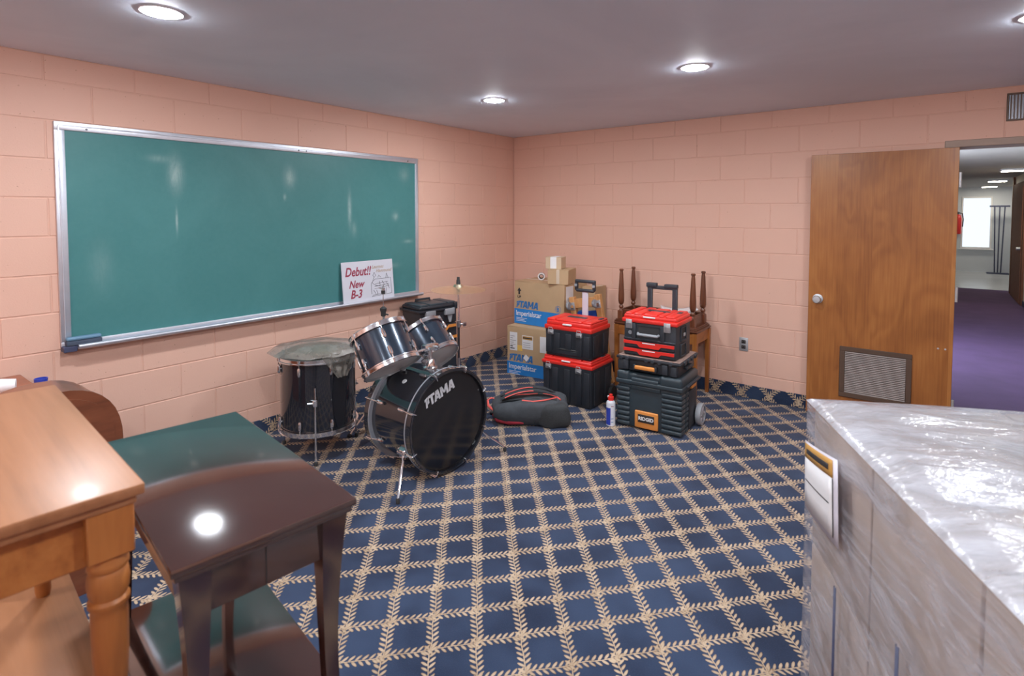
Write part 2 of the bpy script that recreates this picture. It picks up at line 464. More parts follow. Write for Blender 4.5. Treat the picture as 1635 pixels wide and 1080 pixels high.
for row in range(12):
    z0, z1 = row*C, min((row+1)*C, CEIL)
    # back wall
    e = [0.0] + [((.2032 if row % 2 else 0) + .4064*k) for k in range(14) if ((.2032 if row % 2 else 0) + .4064*k) > .01] 
    e = [v for v in e if v < XR] + [XR]
    for a, b in zip(e, e[1:]):
        if z1 <= OZ+.01 and b > OX0 and a < OX1:
            put_block(a, min(b, OX0), z0, z1, 'b', wb)
            if b > OX1: put_block(max(a, OX1), b, z0, z1, 'b', wb)
        else: put_block(a, b, z0, z1, 'b', wb)
    off = .105 if row % 2 == 0 else .308
    e = [0.0] + [off+.4064*k for k in range(16)]
    e = [v for v in e if v < 5.6]
    for a, b in zip(e, e[1:]): put_block(a, b, z0, z1, 'l', wl)
struct(bx('baseboard_left', 'carpet_base_y', None, (0, YB, 0), (.009, 0, .110), .003, 1))
m = MB(); m.box((.009, -.009, 0), (OX0-.03, 0, .110), .003, 1); m.box((OX1+.03, -.009, 0), (XR, 0, .110), .003, 1)
struct(m.build('baseboard_back', 'carpet_base_x'))
# door frame and open door
m = MB()
m.box((OX0-.045, -.012, 0), (OX0+.035, .205, OZ+.01), .003, 1); m.box((OX1-.035, -.012, 0), (OX1+.045, .205, OZ+.01), .003, 1)
m.box((OX0-.045, -.013, OZ-.035), (OX1+.045, .206, OZ+.012), .003, 1)
struct(m.build('trim_1', 'frame_paint'))
HX = 3.835
dr = thing('door_1', 'brown veneered wood door swung open flat against peach block wall', 'door', (HX, -.035, .012), 0); dr['kind'] = 'structure'
bx('door_leaf', 'door', dr, (-.888, -.045, 0), (0, 0, 1.978), .002, 1)
k = MB(); k.lathe([(.0, -.002), (.034, -.002), (.036, .006), (.016, .012), (.014, .030), (.027, .040), (.030, .055), (.024, .066), (0, .068)], Matrix.Translation((-.822, -.045, .885)) @ frame((0, -1, 0)), 24)
k.build('door_knob', 'galv', dr)
bx('latch_plate', 'galv', dr, (-.8895, -.035, .84), (-.888, -.010, .93))
gx0, gx1, gz0, gz1 = -.667, -.222, .165, .545
m = MB(); y1 = -.045
for (a, b, c_, d_) in ((gx0, gx1, gz0, gz0+.035), (gx0, gx1, gz1-.035, gz1), (gx0, gx0+.035, gz0+.035, gz1-.035), (gx1-.035, gx1, gz0+.035, gz1-.035)): m.box((a, y1-.010, c_), (b, y1, d_), .003, 1)
vg = m.build('louver_frame', 'brown_metal', dr)
bx('louver_back', 'brown_metal', vg, (gx0+.03, y1-.001, gz0+.03), (gx1-.03, y1+.0005, gz1-.03))
nsl = 24
for i in range(nsl):
    z = gz0+.041 + i*(gz1-gz0-.082)/(nsl-1)
    bx('louver_slat', 'grille_grey', vg, (gx0+.036, -.006, -.0045), (gx1-.036, .006, .0045), 0, 1, Matrix.Translation((0, y1-.006, z)) @ Matrix.Rotation(math.radians(38), 4, 'X') @ Matrix.Diagonal((1, 1, .35, 1)))
for z in (.22, .99, 1.76): MB().cyl((.008, -.050, z-.05), (.008, -.050, z+.05), .008, n=12).build('hinge', 'galv', dr)
for x in (-.20, -.16): MB().lathe([(0, 0), (.006, .0), (.006, .002), (0, .003)], Matrix.Translation((x+.12, -.045, .61)) @ frame((0, -1, 0)), 10).build('screw', 'galv', dr)
# wall vent, outlet
vt = thing('wall_vent', 'small dark slatted air vent high on the wall above the doorway', 'vent', (4.08, 0, 2.16))
bx('vent_back', 'dark_steel', vt, (0, -.002, 0), (.36, .0, .155))
m = MB()
for a in ((-.012, -.008, -.012, .372, 0, .0), (-.012, -.008, .155, .372, 0, .167), (-.012, -.008, 0, 0, 0, .155), (.36, -.008, 0, .372, 0, .155)): m.box(a[:3], a[3:], .002, 1)
m.build('vent_frame', 'brown_metal', vt)
for i in range(22): bx('vent_slat', 'brown_metal', vt, (.006+i*.0163, -.007, .002), (.013+i*.0163, -.001, .153))
ot = thing('wall_outlet', 'double electrical outlet with metal cover plate on peach wall beside door', 'outlet', (2.454, 0, .449))
bx('cover_plate', 'galv', ot, (-.036, -.006, -.057), (.036, 0, .057), .003)
for z in (-.022, .022):
    q = bx('socket', 'outlet_dark', ot, (-.017, -.009, z-.015), (.017, -.005, z+.015), .006)
    for x in (-.007, .007): bx('slot', 'steel', q, (x-.0015, -.0095, z-.004), (x+.0015, -.0088, z+.006))
MB().lathe([(0, 0), (.004, 0), (.003, .002), (0, .0025)], Matrix.Translation((0, -.006, 0)) @ frame((0, -1, 0)), 10).build('screw', 'steel', ot)

# ceiling lights: flush LED discs
LG = 'recessed ceiling lights'
lens_me = None
def ceiling_light(x, y, label):
    t = thing('ceiling_light', label, 'ceiling light', (x, y, CEIL), 0, LG)
    MB().ring((0, 0, -.004), (0, 0, 1), .070, .078, .006, 40).build('trim_ring', 'white', t)
    MB().lathe([(0, -.011), (.040, -.010), (.060, -.008), (.071, -.004), (.071, -.001), (0, -.001)], None, 32).build('lens', 'lamp_lens', t)
ceiling_light(1.157, -3.834, 'bright round recessed ceiling light above the chalkboard, largest in view')
ceiling_light(1.117, -1.661, 'round recessed ceiling light nearest the corner of the walls')
ceiling_light(2.611, -1.683, 'round recessed ceiling light in the middle, in front of the door wall')
ceiling_light(4.06, -1.62, 'round recessed ceiling light just past the right edge, by the doorway')
for q, (x, y) in enumerate(((2.611, -3.84), (4.06, -3.84), (1.14, -5.9), (2.61, -5.9), (4.06, -5.9))):
    ceiling_light(x, y, 'round recessed ceiling light out of view above or behind the camera')

# ------------------------------------------------------------------ corridor beyond the doorway
HL, HR, HY, HC = 2.9, 4.90, 14.2, 2.25
struct(bx('floor_hall', 'purple_carpet', None, (HL, .0, -.1), (HR, 9.9, -.001)))
struct(bx('floor_hall_end', 'hall_tile', None, (HL, 9.9, -.1), (HR+.6, HY, -.001)))
struct(bx('ceiling_hall', 'hall_ceiling', None, (HL-.1, .2, HC), (HR+.7, HY+.1, HC+.1)))
m = MB(); WY0, WY1 = 2.0, 3.6
m.box((HL-.12, .2, 0), (HL, WY0, HC)); m.box((HL-.12, WY1, 0), (HL, HY, HC)); m.box((HL-.12, WY0, 0), (HL, WY1, .5)); m.box((HL-.12, WY0, 2.1), (HL, WY1, HC))
struct(m.build('wall_hall_left', 'hall_wall'))
struct(bx('wall_hall_right', 'hall_wall', None, (HR, .2, 0), (HR+.12, 9.4, HC)))
struct(bx('wall_hall_end_right', 'hall_white', None, (HR+.6, 9.4, 0), (HR+.72, HY, HC)))
m = MB(); m.box((HL, HY, 0), (HR+.6, HY+.12, .62)); m.box((HL, HY, 2.0), (HR+.6, HY+.12, HC)); m.box((HL, HY, .62), (4.22, HY+.12, 2.0)); m.box((4.86, HY, .62), (HR+.6, HY+.12, 2.0))
struct(m.build('wall_hall_end', 'hall_white'))
w1 = thing('window_1', 'bright daylit window with pale blind at far end of corridor', 'window', (4.54, HY, .62)); w1['kind'] = 'structure'
m = MB()
for a in ((-.32, -.02, 0, .32, .03, .04), (-.32, -.02, 1.34, .32, .03, 1.38), (-.32, -.02, .04, -.28, .03, 1.34), (.28, -.02, .04, .32, .03, 1.34)): m.box(a[:3], a[3:], .004, 1)
m.build('window_frame', 'white', w1); bx('window_sill', 'white', w1, (-.36, -.08, -.03), (.36, .02, 0), .005); bx('pane', 'daylight', w1, (-.28, .03, .04), (.28, .036, 1.34))
w2 = thing('window_2', 'side window of the corridor letting daylight onto purple carpet', 'window', (HL, (WY0+WY1)/2, .5)); w2['kind'] = 'structure'
bx('window_frame', 'white', w2, (-.05, -.80, 0), (.01, -.76, 1.6)); bx('window_frame', 'white', w2, (-.05, .76, 0), (.01, .80, 1.6)); bx('pane', 'side_daylight', w2, (-.04, -.76, 0), (-.034, .76, 1.6))
bx('window_frame', 'white', w2, (-.05, -.76, .78), (.01, .76, .82))
struct(bx('trim_2', 'dark_blue', None, (HR-.012, .25, .95), (HR, 7.2, 1.05)))
m = MB(); m.box((HR-.03, 7.6, 0), (HR, 7.75, 2.1)); m.box((HR-.03, 9.15, 0), (HR, 9.3, 2.1)); m.box((HR-.03, 7.75, 2.02), (HR, 9.15, 2.1)); struct(m.build('trim_3', 'hall_door_wood'))
d2 = struct(thing('door_2', 'dark brown corridor door on the right beyond the doorway', 'door', (HR-.02, 8.45, 0)))
bx('door_leaf', 'hall_door_wood', d2, (-.02, -.70, .01), (.0, .70, 2.02)); MB().lathe([(0, 0), (.03, .0), (.03, .05), (0, .055)], Matrix.Translation((-.02, -.6, .95)) @ frame((-1, 0, 0)), 12).build('door_knob', 'galv', d2)
m = MB(); m.box((HR-.03, 9.4, 0), (HR+.02, 9.55, HC)); struct(m.build('trim_4', 'hall_door_wood'))
struct(bx('baseboard_hall', 'dark_blue', None, (HR-.01, .25, 0), (HR, 7.6, .09)))
for i, y in enumerate((6.8, 10.4, 13.4)):
    t = thing('corridor_light', ('rectangular corridor ceiling light nearest the doorway', 'rectangular corridor ceiling light, middle one', 'rectangular corridor ceiling light nearest the far window')[i], 'ceiling light', (4.655+.04*i, y, HC), 0, 'corridor ceiling lights')
    bx('light_housing', 'white', t, (-.16, -.16, -.03), (.16, .16, 0), .004); bx('diffuser', 'hall_lens', t, (-.14, -.14, -.034), (.14, .14, -.03))
pp = thing('coat_rack', 'dark thin upright stand beside the far corridor window', 'stand', (4.98, HY-.35, 0))
for x in (-.10, 0, .10): MB().cyl((x*.6, 0, .02), (x, 0, 1.72), .014, n=8).build('rod', 'dark_blue', pp)
bx('rack_top', 'dark_blue', pp, (-.2, -.02, 1.72), (.2, .02, 1.76)); bx('rack_base', 'dark_blue', pp, (-.22, -.1, 0), (.22, .1, .03))
fe = thing('fire_extinguisher', 'red fire extinguisher hanging at far end of the corridor', 'extinguisher', (4.15, HY-.09, 1.0))
MB().lathe([(0, 0), (.075, .0), (.085, .03), (.085, .42), (.06, .50), (.025, .53), (0, .54)], None, 16).build('cylinder', 'red_paint', fe)
MB().cyl((0, 0, .52), (0, 0, .60), .025, n=10).box((-.02, -.10, .58), (.02, .03, .60)).build('valve', 'dark_steel', fe)
MB().tube([(.02, -.02, .57), (.09, -.04, .55), (.11, -.05, .40), (.10, -.05, .2)], .014).build('hose', 'rubber', fe)

# ------------------------------------------------------------------ chalkboard, tray, poster, eraser
Y0, Y1, Z0, Z1 = -3.936, -1.405, .815, 2.030
cb = thing('chalkboard', 'long green chalkboard with aluminium frame on peach block wall', 'chalkboard', (0, (Y0+Y1)/2, Z0))
hy = (Y1-Y0)/2; hz = Z1-Z0; fwd = .045
bx('writing_surface', 'chalkboard', cb, (.002, -hy+.02, .02), (.012, hy-.02, hz-.02))
m = MB()
def rail(name, a, b, stepv):
    q = bx(name, 'aluminium', cb, a, b, .003, 2)
rail('frame_rail', (.0, -hy, hz-fwd), (.020, hy, hz), 0); rail('frame_rail', (.0, -hy, .0), (.020, hy, .04), 0)
rail('frame_rail', (.0, -hy, .04), (.020, -hy+fwd, hz-fwd), 0); rail('frame_rail', (.0, hy-fwd*.8, .04), (.020, hy, hz-fwd), 0)
for a in (((.020, -hy+.014, .04), (.0235, -hy+.022, hz-.02)), ((.020, hy-.020, .04), (.0235, hy-.012, hz-.02)), ((.020, -hy+.02, hz-.022), (.0235, hy-.02, hz-.014))): bx('frame_bead', 'aluminium', cb, a[0], a[1], .0015, 1)
for y in (-hy+.14, .12, .18, hy-.12): MB().lathe([(0, 0), (.006, 0), (.005, .003), (0, .004)], Matrix.Translation((.020, y, hz-.030)) @ frame((1, 0, 0)), 10).build('screw', 'dark_steel', cb)
tr = bx('chalk_tray', 'aluminium', cb, (.012, -hy+.06, .000), (.072, hy-.002, .010), .003, 1)
MB().cyl((.074, -hy+.06, .016), (.074, hy-.002, .016), .011, n=14).build('tray_lip', 'aluminium', tr)
bx('tray_cap', 'dark_blue', cb, (.004, -hy, -.012), (.060, -hy+.06, .020), .004, 1)
er = thing('chalkboard_eraser', 'blue felt chalkboard eraser lying at left end of the tray', 'eraser', (.0435, -3.845, Z0+.0215), 0)
bx('felt_pad', 'felt', er, (-.018, -.078, 0), (.018, .078, .024), .003); bx('eraser_back', 'eraser_wood', er, (-.017, -.078, .024), (.017, .078, .046), .012, 4)
for i, (y, l) in enumerate(((-3.36, .03), (-2.99, .022), (-2.55, .05), (-2.40, .035), (-2.62, .03))):
    c_ = MB(); c_.cyl((0, 0, 0), (0, l, 0), .005, n=8)
    o = c_.build('chalk_stick', 'white'); o.location = (.050, y, Z0+.0155); o.rotation_euler = (0, 0, .1*i)
    tag(o, 'small white chalk piece lying in the chalkboard tray', 'chalk', 'chalk pieces in the tray')
# poster: stands in the tray and leans back on the board
pz = .335; lean = math.radians(-5)
po = thing('poster_board', 'white sign board reading Debut New B-3 leaning on the chalkboard', 'sign', (.060, -1.968, Z0+.011)); po.rotation_euler = (0, lean, 0)
bx('board_sheet', 'poster_white', po, (-.008, -.25, 0), (0, .25, pz), .001, 1)
def ptx(s, y, z, size, mat, sh=.25, bold=.0, sx=1.0): text('lettering', s, size, mat, po, face_px(.0006, y, z), sh, bold, depth=.0003, sx=sx)
ptx('Debut!!', -.225, .222, .098, 'ink_red', .3, .0022, .80); ptx('New', -.195, .128, .082, 'ink_red', .35, .0018, .86); ptx('B-3', -.185, .046, .092, 'ink_red', .3, .0022, .84)
ptx('Laurens', .030, .268, .040, 'ink_tan', .5, .0003, .95); ptx('Hammond', .072, .234, .040, 'ink_tan', .5, .0003, .92)
sk = [[(.02, .06), (.02, .15), (.06, .18), (.22, .18), (.225, .05), (.02, .04)], [(.05, .12), (.20, .13)], [(.05, .10), (.20, .115)], [(.06, .14), (.19, .15)], [(.09, .19), (.10, .21), (.12, .19)],
      [(.17, .18), (.18, .22), (.195, .18)], [(.04, .21), (.055, .235), (.07, .21), (.055, .195), (.04, .21)], [(.05, .195), (.03, .15), (.07, .125), (.11, .12)], [(.07, .09), (.08, .05)], [(.12, .095), (.125, .05)],
      [(.17, .1), (.16, .05)], [(.03, .05), (.10, .055), (.15, .045)], [(.13, .16), (.15, .13), (.14, .11)], [(.10, .16), (.11, .13)], [(.17, .15), (.19, .12), (.2, .09)], [(.04, .09), (.06, .06)]]
for st_ in sk:
    MB().tube([(.0008, a, b) for a, b in st_], .0014, 5).build('sketch_line', 'ink_black', po)

# ================================================================== DRUMS
def tama(parent, M, h, mat, th=.0008, shear=.12, gap=1.0):
    x = 0.0
    def q(pts):
        nonlocal m
        m.prism([((px+py*shear)*h, py*h) for px, py in pts], 0, th, M)
    def letter(polys, wdt):
        nonlocal x, m
        m = MB()
        for pl in polys: q([(x+a, b) for a, b in pl])
        m.build('logo_letter', mat, parent, 30); x += wdt*gap
    m = None
    letter([[(0, .62), (.38, .80), (.38, 1.0), (0, .86)], [(.04, 0), (.24, .0), (.34, .74), (.10, .62)], [(.30, .25), (.52, .35), (.52, 1.0), (.42, .98)]], .50)
    A = lambda w_: [[(0, 0), (.26, 0), (.52, 1), (.30, 1)], [(w_-.26, 0), (w_, 0), (w_-.20, 1), (.36, 1)], [(.20, .18), (w_-.2, .18), (w_-.22, .40), (.24, .40)]]
    letter([[(0, .76), (.78, .76), (.78, 1), (0, 1)], [(.26, 0), (.52, 0), (.52, .78), (.26, .78)]], .64)
    letter(A(.86), .88)
    letter([[(0, 0), (.25, 0), (.25, 1), (0, 1)], [(.75, 0), (1.0, 0), (1.0, 1), (.75, 1)], [(.0, 1), (.28, 1), (.60, .25), (.40, .25)], [(.72, 1), (1.0, 1), (.60, .25), (.42, .25)]], 1.02)
    letter(A(.86), .88)
    return x*h

def lug(parent, base, out, axis, L, r=.011, rodlen=.0):
    """tube lug on a shell: base point on shell, out normal, axis along the shell"""
    base, out, axis = Vector(base), Vector(out), Vector(axis)
    m = MB(); c = base + out*.010
    m.tube([c - axis*L/2, c - axis*L*.32, c + axis*L*.32, c + axis*L/2], [r*.55, r, r, r*.55], 8)
    m.cyl(base - out*.004, c, r*.8, n=8)
    return m.build('lug', 'chrome', parent)

# ---- bass drum : local +X is the front
bd = thing('bass_drum', 'black bass drum lying on its side with TAMA on black front head', 'drum', (1.453, -2.463, 0), -3)
R, ZC, D = .288, .315, .43
X = (1, 0, 0)
def F(x, ax=X): return Matrix.Translation((x, 0, ZC)) @ frame(ax)
m = MB(); m.lathe([(R-.006, 0), (R, 0), (R, D-.05), (R-.006, D-.05), (R-.006, 0)], F(-D+.03), 72, False); m.build('shell', 'drum_black', bd)
for x0 in (-.040, -D): MB().lathe([(R+.004, 0), (R+.022, 0), (R+.022, .040), (R+.004, .040), (R+.004, 0)], F(x0), 72, False).build('wood_hoop', 'drum_black', bd)
for x0 in (-.049, -D+.039): MB().lathe([(R-.002, 0), (R+.0225, .0), (R+.0235, .010), (R-.002, .010), (R-.002, 0)], F(x0), 72, False).build('metal_ring', 'aluminium', bd)
for x0 in (-.002, -D-.001): MB().lathe([(R+.012, 0), (R+.018, 0), (R+.018, .004), (R+.012, .004), (R+.012, 0)], F(x0), 72, False).build('hoop_inlay', 'chrome' if x0 < -.1 else 'dark_steel', bd)
MB().lathe([(0, 0), (R-.02, 0), (R+.004, -.003), (R+.004, -.02)], F(-.012), 64, False).build('front_head', 'head_black', bd)
MB().lathe([(0, 0), (R+.004, 0), (R+.004, .01)], F(-D+.012), 64, False).build('batter_head', 'head_grey', bd)
for i in range(8):
    a = 2*PI*(i+.5)/8; o = Vector((0, math.cos(a), math.sin(a)))
    for xs, sg in ((-.115, 1), (-D+.115, -1)):
        lug(bd, Vector((xs, 0, ZC)) + o*R, o, X, .062)
        rod = MB(); c0 = Vector((xs, 0, ZC)) + o*(R+.012); xe = -.002 if sg > 0 else -D+.002
        c1 = Vector((xe, 0, ZC)) + o*(R+.012); rod.cyl(c0, Vector((xe-.03*sg, 0, ZC)) + o*(R+.026), .004, n=8)
        rod.cyl(Vector((xe-.045*sg, 0, ZC)) + o*(R+.026), Vector((xe+.006*sg, 0, ZC)) + o*(R+.026), .007, n=8)
        tng = Vector((0, -o.z, o.y)) if False else o.cross(Vector(X))
        rod.bar(Vector((xe-.04*sg, 0, ZC)) + o*(R+.027), Vector((xe+.003*sg, 0, ZC)) + o*(R+.027), .020, .006, .001, tng)
        rod.bar(Vector((xe+.002*sg, 0, ZC)) + o*(R+.030), Vector((xe+.002*sg, 0, ZC)) + o*(R-.002), .020, .006, .001, tng)
        rod.build('tension_claw', 'chrome', bd)
for s in (-1, 1):      # spurs
    a = math.radians(205 if s < 0 else -25); o = Vector((0, math.cos(a), math.sin(a)))
    b = Vector((-.10, 0, ZC)) + o*R
    sp = bd
    m = MB(); m.bar(b - o*.006, b + o*.030, .050, .060, .006, X); m.cyl(b + Vector((-.035, 0, 0)) + o*.02, b + Vector((.035, 0, 0)) + o*.02, .016, n=12)
    sb = m.build('spur_bracket', 'chrome', bd)
    foot = Vector((.045, -.425*-s if False else s*.425, .004)); kn = b + o*.055 + Vector((.045, 0, -.01))
    MB().tube([b + o*.022, kn, kn + Vector((.004, s*.012, -.03)), foot + Vector((0, 0, .02))], .0078, 8).build('spur_rod', 'chrome', sb)
    MB().lathe([(.004, 0), (.011, .004), (.012, .022), (.007, .030)], Matrix.Translation(foot - Vector((0, 0, .003))), 10).build('rubber_tip', 'rubber', sb)
# tom holder
hx = -.185
m = MB(); m.lathe([(.045, 0), (.045, .008), (.030, .016), (.024, .050), (.020, .055)], Matrix.Translation((hx, 0, ZC+R-.004)), 20); m.build('holder_base', 'chrome', bd)
ph = MB(); ph.cyl((hx, 0, ZC+R), (hx, 0, ZC+R+.13), .0127, n=14); po_ = ph.build('holder_post', 'chrome', bd)
m = MB(); m.box((hx-.022, -.055, ZC+R+.105), (hx+.022, .055, ZC+R+.145), .010, 2); m.cyl((hx-.03, -.03, ZC+R+.125), (hx+.045, -.03, ZC+R+.125), .008, n=8); m.cyl((hx-.03, .03, ZC+R+.125), (hx+.045, .03, ZC+R+.125), .008, n=8)
m.cyl((hx, -.05, ZC+R+.085), (hx+.04, -.05, ZC+R+.085), .007, n=8); m.build('holder_clamp', 'chrome', bd)
for s, tgt in ((-1, (-.19, -.10, .715)), (1, (-.335, .150, .675))):
    m = MB(); m.tube([(hx+.005, s*.03, ZC+R+.128), (hx+.01, s*.055, ZC+R+.12), tgt], .0085, 8); m.build('holder_arm', 'chrome', bd)
# printed logo on the front head (rises to the right as in the photograph the kit is slightly rotated)
ML = Matrix.Translation((-.0105, 0, ZC)) @ Matrix(((0, 0, 1, 0), (1, 0, 0, 0), (0, 1, 0, 0), (0, 0, 0, 1)))
tama(bd, ML @ Matrix.Translation((-.182, .118, 0)) @ Matrix.Rotation(math.radians(18), 4, 'Z'), .060, 'silver_print', .0008, .10)
MB().lathe([(0, 0), (.016, 0), (.014, .003), (0, .004)], Matrix.Translation((-.22, math.cos(2.2)*R, ZC+math.sin(2.2)*R)) @ frame((0, math.cos(2.2), math.sin(2.2))), 14).build('shell_badge', 'silver_print', bd)

def tom(name, label, loc, tilt, azim, r, h, shell, spin=0, nl=6, group='rack toms'):
    t = thing(name, label, 'drum', loc)
    ax = Vector((math.sin(tilt)*math.cos(azim), math.sin(tilt)*math.sin(azim), math.cos(tilt)))
    t.rotation_mode = 'QUATERNION'; t.rotation_quaternion = Vector((0, 0, 1)).rotation_difference(ax) @ Matrix.Rotation(spin, 3, 'Z').to_quaternion()
    z0, z1 = -h/2, h/2
    MB().lathe([(r-.006, z0), (r, z0), (r, z1), (r-.006, z1), (r-.006, z0)], None, 56, False).build('shell', shell, t)
    for s in (1, -1):
        zz = z1 if s > 0 else z0
        MB().lathe([(r+.004, zz-.016*s), (r+.016, zz-.016*s), (r+.016, zz-.010*s), (r+.009, zz-.008*s), (r+.009, zz+.010*s), (r+.014, zz+.013*s), (r+.004, zz+.014*s), (r+.004, zz-.016*s)], None, 56, False).build('rim', 'chrome', t)
        MB().lathe([(0, zz+.002*s), (r-.002, zz+.002*s), (r+.004, zz-.003*s)], None, 48, False).build('drum_head', 'head_top' if s > 0 else 'head_grey', t)
    for i in range(nl):
        a = 2*PI*(i+.5)/nl; o = Vector((math.cos(a), math.sin(a), 0))
        for s in (1, -1):
            zc = (z1-.060) if s > 0 else (z0+.060)
            l_ = lug(t, o*r + Vector((0, 0, zc)), o, (0, 0, 1), .055, .010)
            MB().cyl(o*(r+.012) + Vector((0, 0, zc)), o*(r+.012) + Vector((0, 0, (z1+.004) if s > 0 else (z0-.004))), .0035, n=6).cyl(o*(r+.012) + Vector((0, 0, zc+.048*s)), o*(r+.012) + Vector((0, 0, zc+.075*s)), .0065, n=8).build('tension_rod', 'chrome', t)
    return t
def on_shell(t, name, mat, r, ang, z, sx, sz, th=.004, rnd=.010):
    M = Matrix.Rotation(ang, 4, 'Z') @ Matrix.Translation((r+.0005, 0, z))
    return MB().box((-.004, -sx/2, -sz/2), (th, sx/2, sz/2), rnd, 3, M).build(name, mat, t)
AZ = math.radians(180)
t1 = tom('rack_tom', 'dark blue rack tom with silver badge, nearer of the two mounted toms', (1.135, -2.690, .742), math.radians(33), AZ, .161, .228, 'drum_blue', math.radians(0))
on_shell(t1, 'shell_badge', 'silver_print', .161, math.radians(128), .0, .050, .022)
t2 = tom('rack_tom', 'dark blue rack tom with mount bracket, farther of the two mounted toms', (.968, -2.190, .645), math.radians(45), math.radians(178), .158, .22, 'drum_blue', math.radians(0))
on_shell(t2, 'mount_bracket', 'chrome', .158, math.radians(165), -.005, .055, .075, .012, .012)
M_ = Matrix.Rotation(math.radians(165), 4, 'Z')
MB().tube([M_ @ Vector((.165, 0, .0)), M_ @ Vector((.20, 0, -.02)), M_ @ Vector((.215, .01, -.09)), M_ @ Vector((.19, .02, -.13))], .009, 8).build('mount_rod', 'chrome', t2)
on_shell(t1, 'mount_bracket', 'chrome', .161, math.radians(215), -.01, .055, .075, .012, .012)

# ---- floor tom with bagged cymbals on top
ft = tom('floor_tom', 'black floor tom on chrome legs beside the wall, plastic covered cymbals on top', (.52, -2.74, .405), 0, 0, .232, .455, 'drum_black', math.radians(8), 8, None)
del_group = ft.pop('group', None) if 'group' in ft else None
for a in (-45, 75, 195):
    o = Vector((math.cos(math.radians(a)), math.sin(math.radians(a)), 0))
    b = MB(); b.bar(o*.229 + Vector((0, 0, -.02)), o*.268 + Vector((0, 0, -.02)), .028, .045, .006, (0, 0, 1)); b.cyl(o*.255 + Vector((0, 0, -.02)), o*.255 + Vector((0, 0, -.02)) + o.cross(Vector((0, 0, 1)))*.045, .006, n=8)
    br = b.build('leg_bracket', 'chrome', ft)
    MB().tube([o*.258 + Vector((0, 0, .075)), o*.258 + Vector((0, 0, -.28)), o*.262 + Vector((0, 0, -.32)), o*.268 + Vector((0, 0, -.398))], .0062, 8).build('leg', 'chrome', ft)
    MB().lathe([(.006, 0), (.012, .004), (.012, .022), (.007, .028)], Matrix.Translation(o*.268 + Vector((0, 0, -.405))), 10).build('rubber_foot', 'rubber', ft)
for i, (dz, r) in enumerate(((.0, .20), (.011, .195))):
    c_ = MB().lathe([(0, .030), (.035, .027), (.05, .016), (.10, .012), (r, .0), (r, .0015), (.10, .0135), (.05, .0175), (.035, .0285), (0, .0315)], None, 40).build('cymbal', 'cymbal')
    c_.location = (.52, -2.74, .6515+dz); tag(c_, ('brass cymbal inside clear plastic bag on the floor tom, lower', 'brass cymbal inside clear plastic bag on the floor tom, upper')[i], 'cymbal', 'cymbals in plastic bag')
def bagf(u, v):
    a = 2*PI*u; r = .262*v
    # one pointed corner towards the wall, one over the front
    r *= 1 + .16*max(0, math.cos(a-math.radians(232)))**6 + .10*max(0, math.cos(a-math.radians(35)))**4
    n = noise.noise(Vector((math.cos(a)*r*9, math.sin(a)*r*9, 3)))
    z = .062 - .032*max(0, (v-.25)/.75)**2.2 + .007*n*v + (.004*math.sin(a*9)*v**3)
    if v > .9: z -= .015*(v-.9)/.1
    return Vector((.52+r*math.cos(a), -2.74+r*math.sin(a), .645+z))
bg_ = thing('plastic_bag', 'crumpled clear plastic bag wrapped round cymbals on the floor tom', 'bag')
MB().grid(bagf, 64, 14, True).build('bag_sheet', 'poly_bag', bg_, 80)
def flap(u, v):
    a = math.radians(-30 + 62*u*(1-.75*v) + 62*.38*v); r = .256+.012*noise.noise(Vector((u*5, v*5, 1))) + .006*math.sin(u*20)
    return Vector((.52+r*math.cos(a), -2.74+r*math.sin(a), .672-.150*v))
MB().grid(flap, 16, 14).build('bag_flap', 'poly_bag', bg_, 80)

# ---- cymbal stand + crash
def tripod(t, z, spread, tops, mat='chrome', rot=0):
    for k in range(3):
        a = 2*PI*k/3+rot; o = Vector((math.cos(a), math.sin(a), 0))
        lg = MB().bar(o*.02 + Vector((0, 0, z)), o*spread + Vector((0, 0, .012)), .018, .006, .001).build('leg', mat, t)
        MB().bar(o*.018 + Vector((0, 0, z*.35)), o*spread*.55 + Vector((0, 0, .012+(z-.012)*.44)), .012, .005).build('leg_brace', mat, t)
        MB().lathe([(.006, -.012), (.015, -.011), (.016, .006), (.008, .012)], Matrix.Translation(o*spread + Vector((0, 0, .012))), 10).build('rubber_foot', 'rubber', t)
cx, cy = .800, -1.713
cs = thing('cymbal_stand', 'chrome cymbal stand holding a brass cymbal beside tall black toolbox', 'stand', (cx, cy, 0))
m = MB(); m.cyl((0, 0, .08), (0, 0, .42), .0125, n=12); m.build('lower_tube', 'chrome', cs)
MB().cyl((0, 0, .38), (0, 0, .70), .0100, n=12).build('middle_tube', 'dark_steel', cs)
MB().cyl((0, 0, .66), (-.006, .006, .985), .0080, n=12).build('upper_tube', 'chrome', cs)
for z in (.41, .70):
    MB().cyl((0, 0, z-.03), (0, 0, z+.02), .018, n=14).cyl((0, 0, z-.005), (.045, .02, z-.005), .007, n=8).box((.040, .004, z-.02), (.052, .034, z+.010), .003).build('height_clamp', 'steel', cs)
MB().cyl((-.006, .006, .985), (-.008, .008, .995), .016, n=12).build('cymbal_seat', 'rubber', cs)
MB().cyl((-.008, .008, 1.003), (-.010, .010, 1.035), .017, .014, n=12).cyl((-.010, .010, 1.034), (-.011, .011, 1.055), .011, n=10).box((-.023, .008, 1.046), (.002, .014, 1.056), .002).build('wing_nut', 'rubber', cs)
tripod(cs, .30, .26, 0, 'chrome', .5)
cr = MB().lathe([(.006, .046), (.03, .042), (.042, .024), (.06, .020), (.14, .010), (.210, 0), (.210, .0016), (.14, .0118), (.06, .022), (.042, .026), (.03, .044), (.006, .048)], None, 56).build('crash_cymbal', 'cymbal')
cr.location = (cx-.007, cy+.007, .957); cr.rotation_euler = (math.radians(1), math.radians(1), 0)
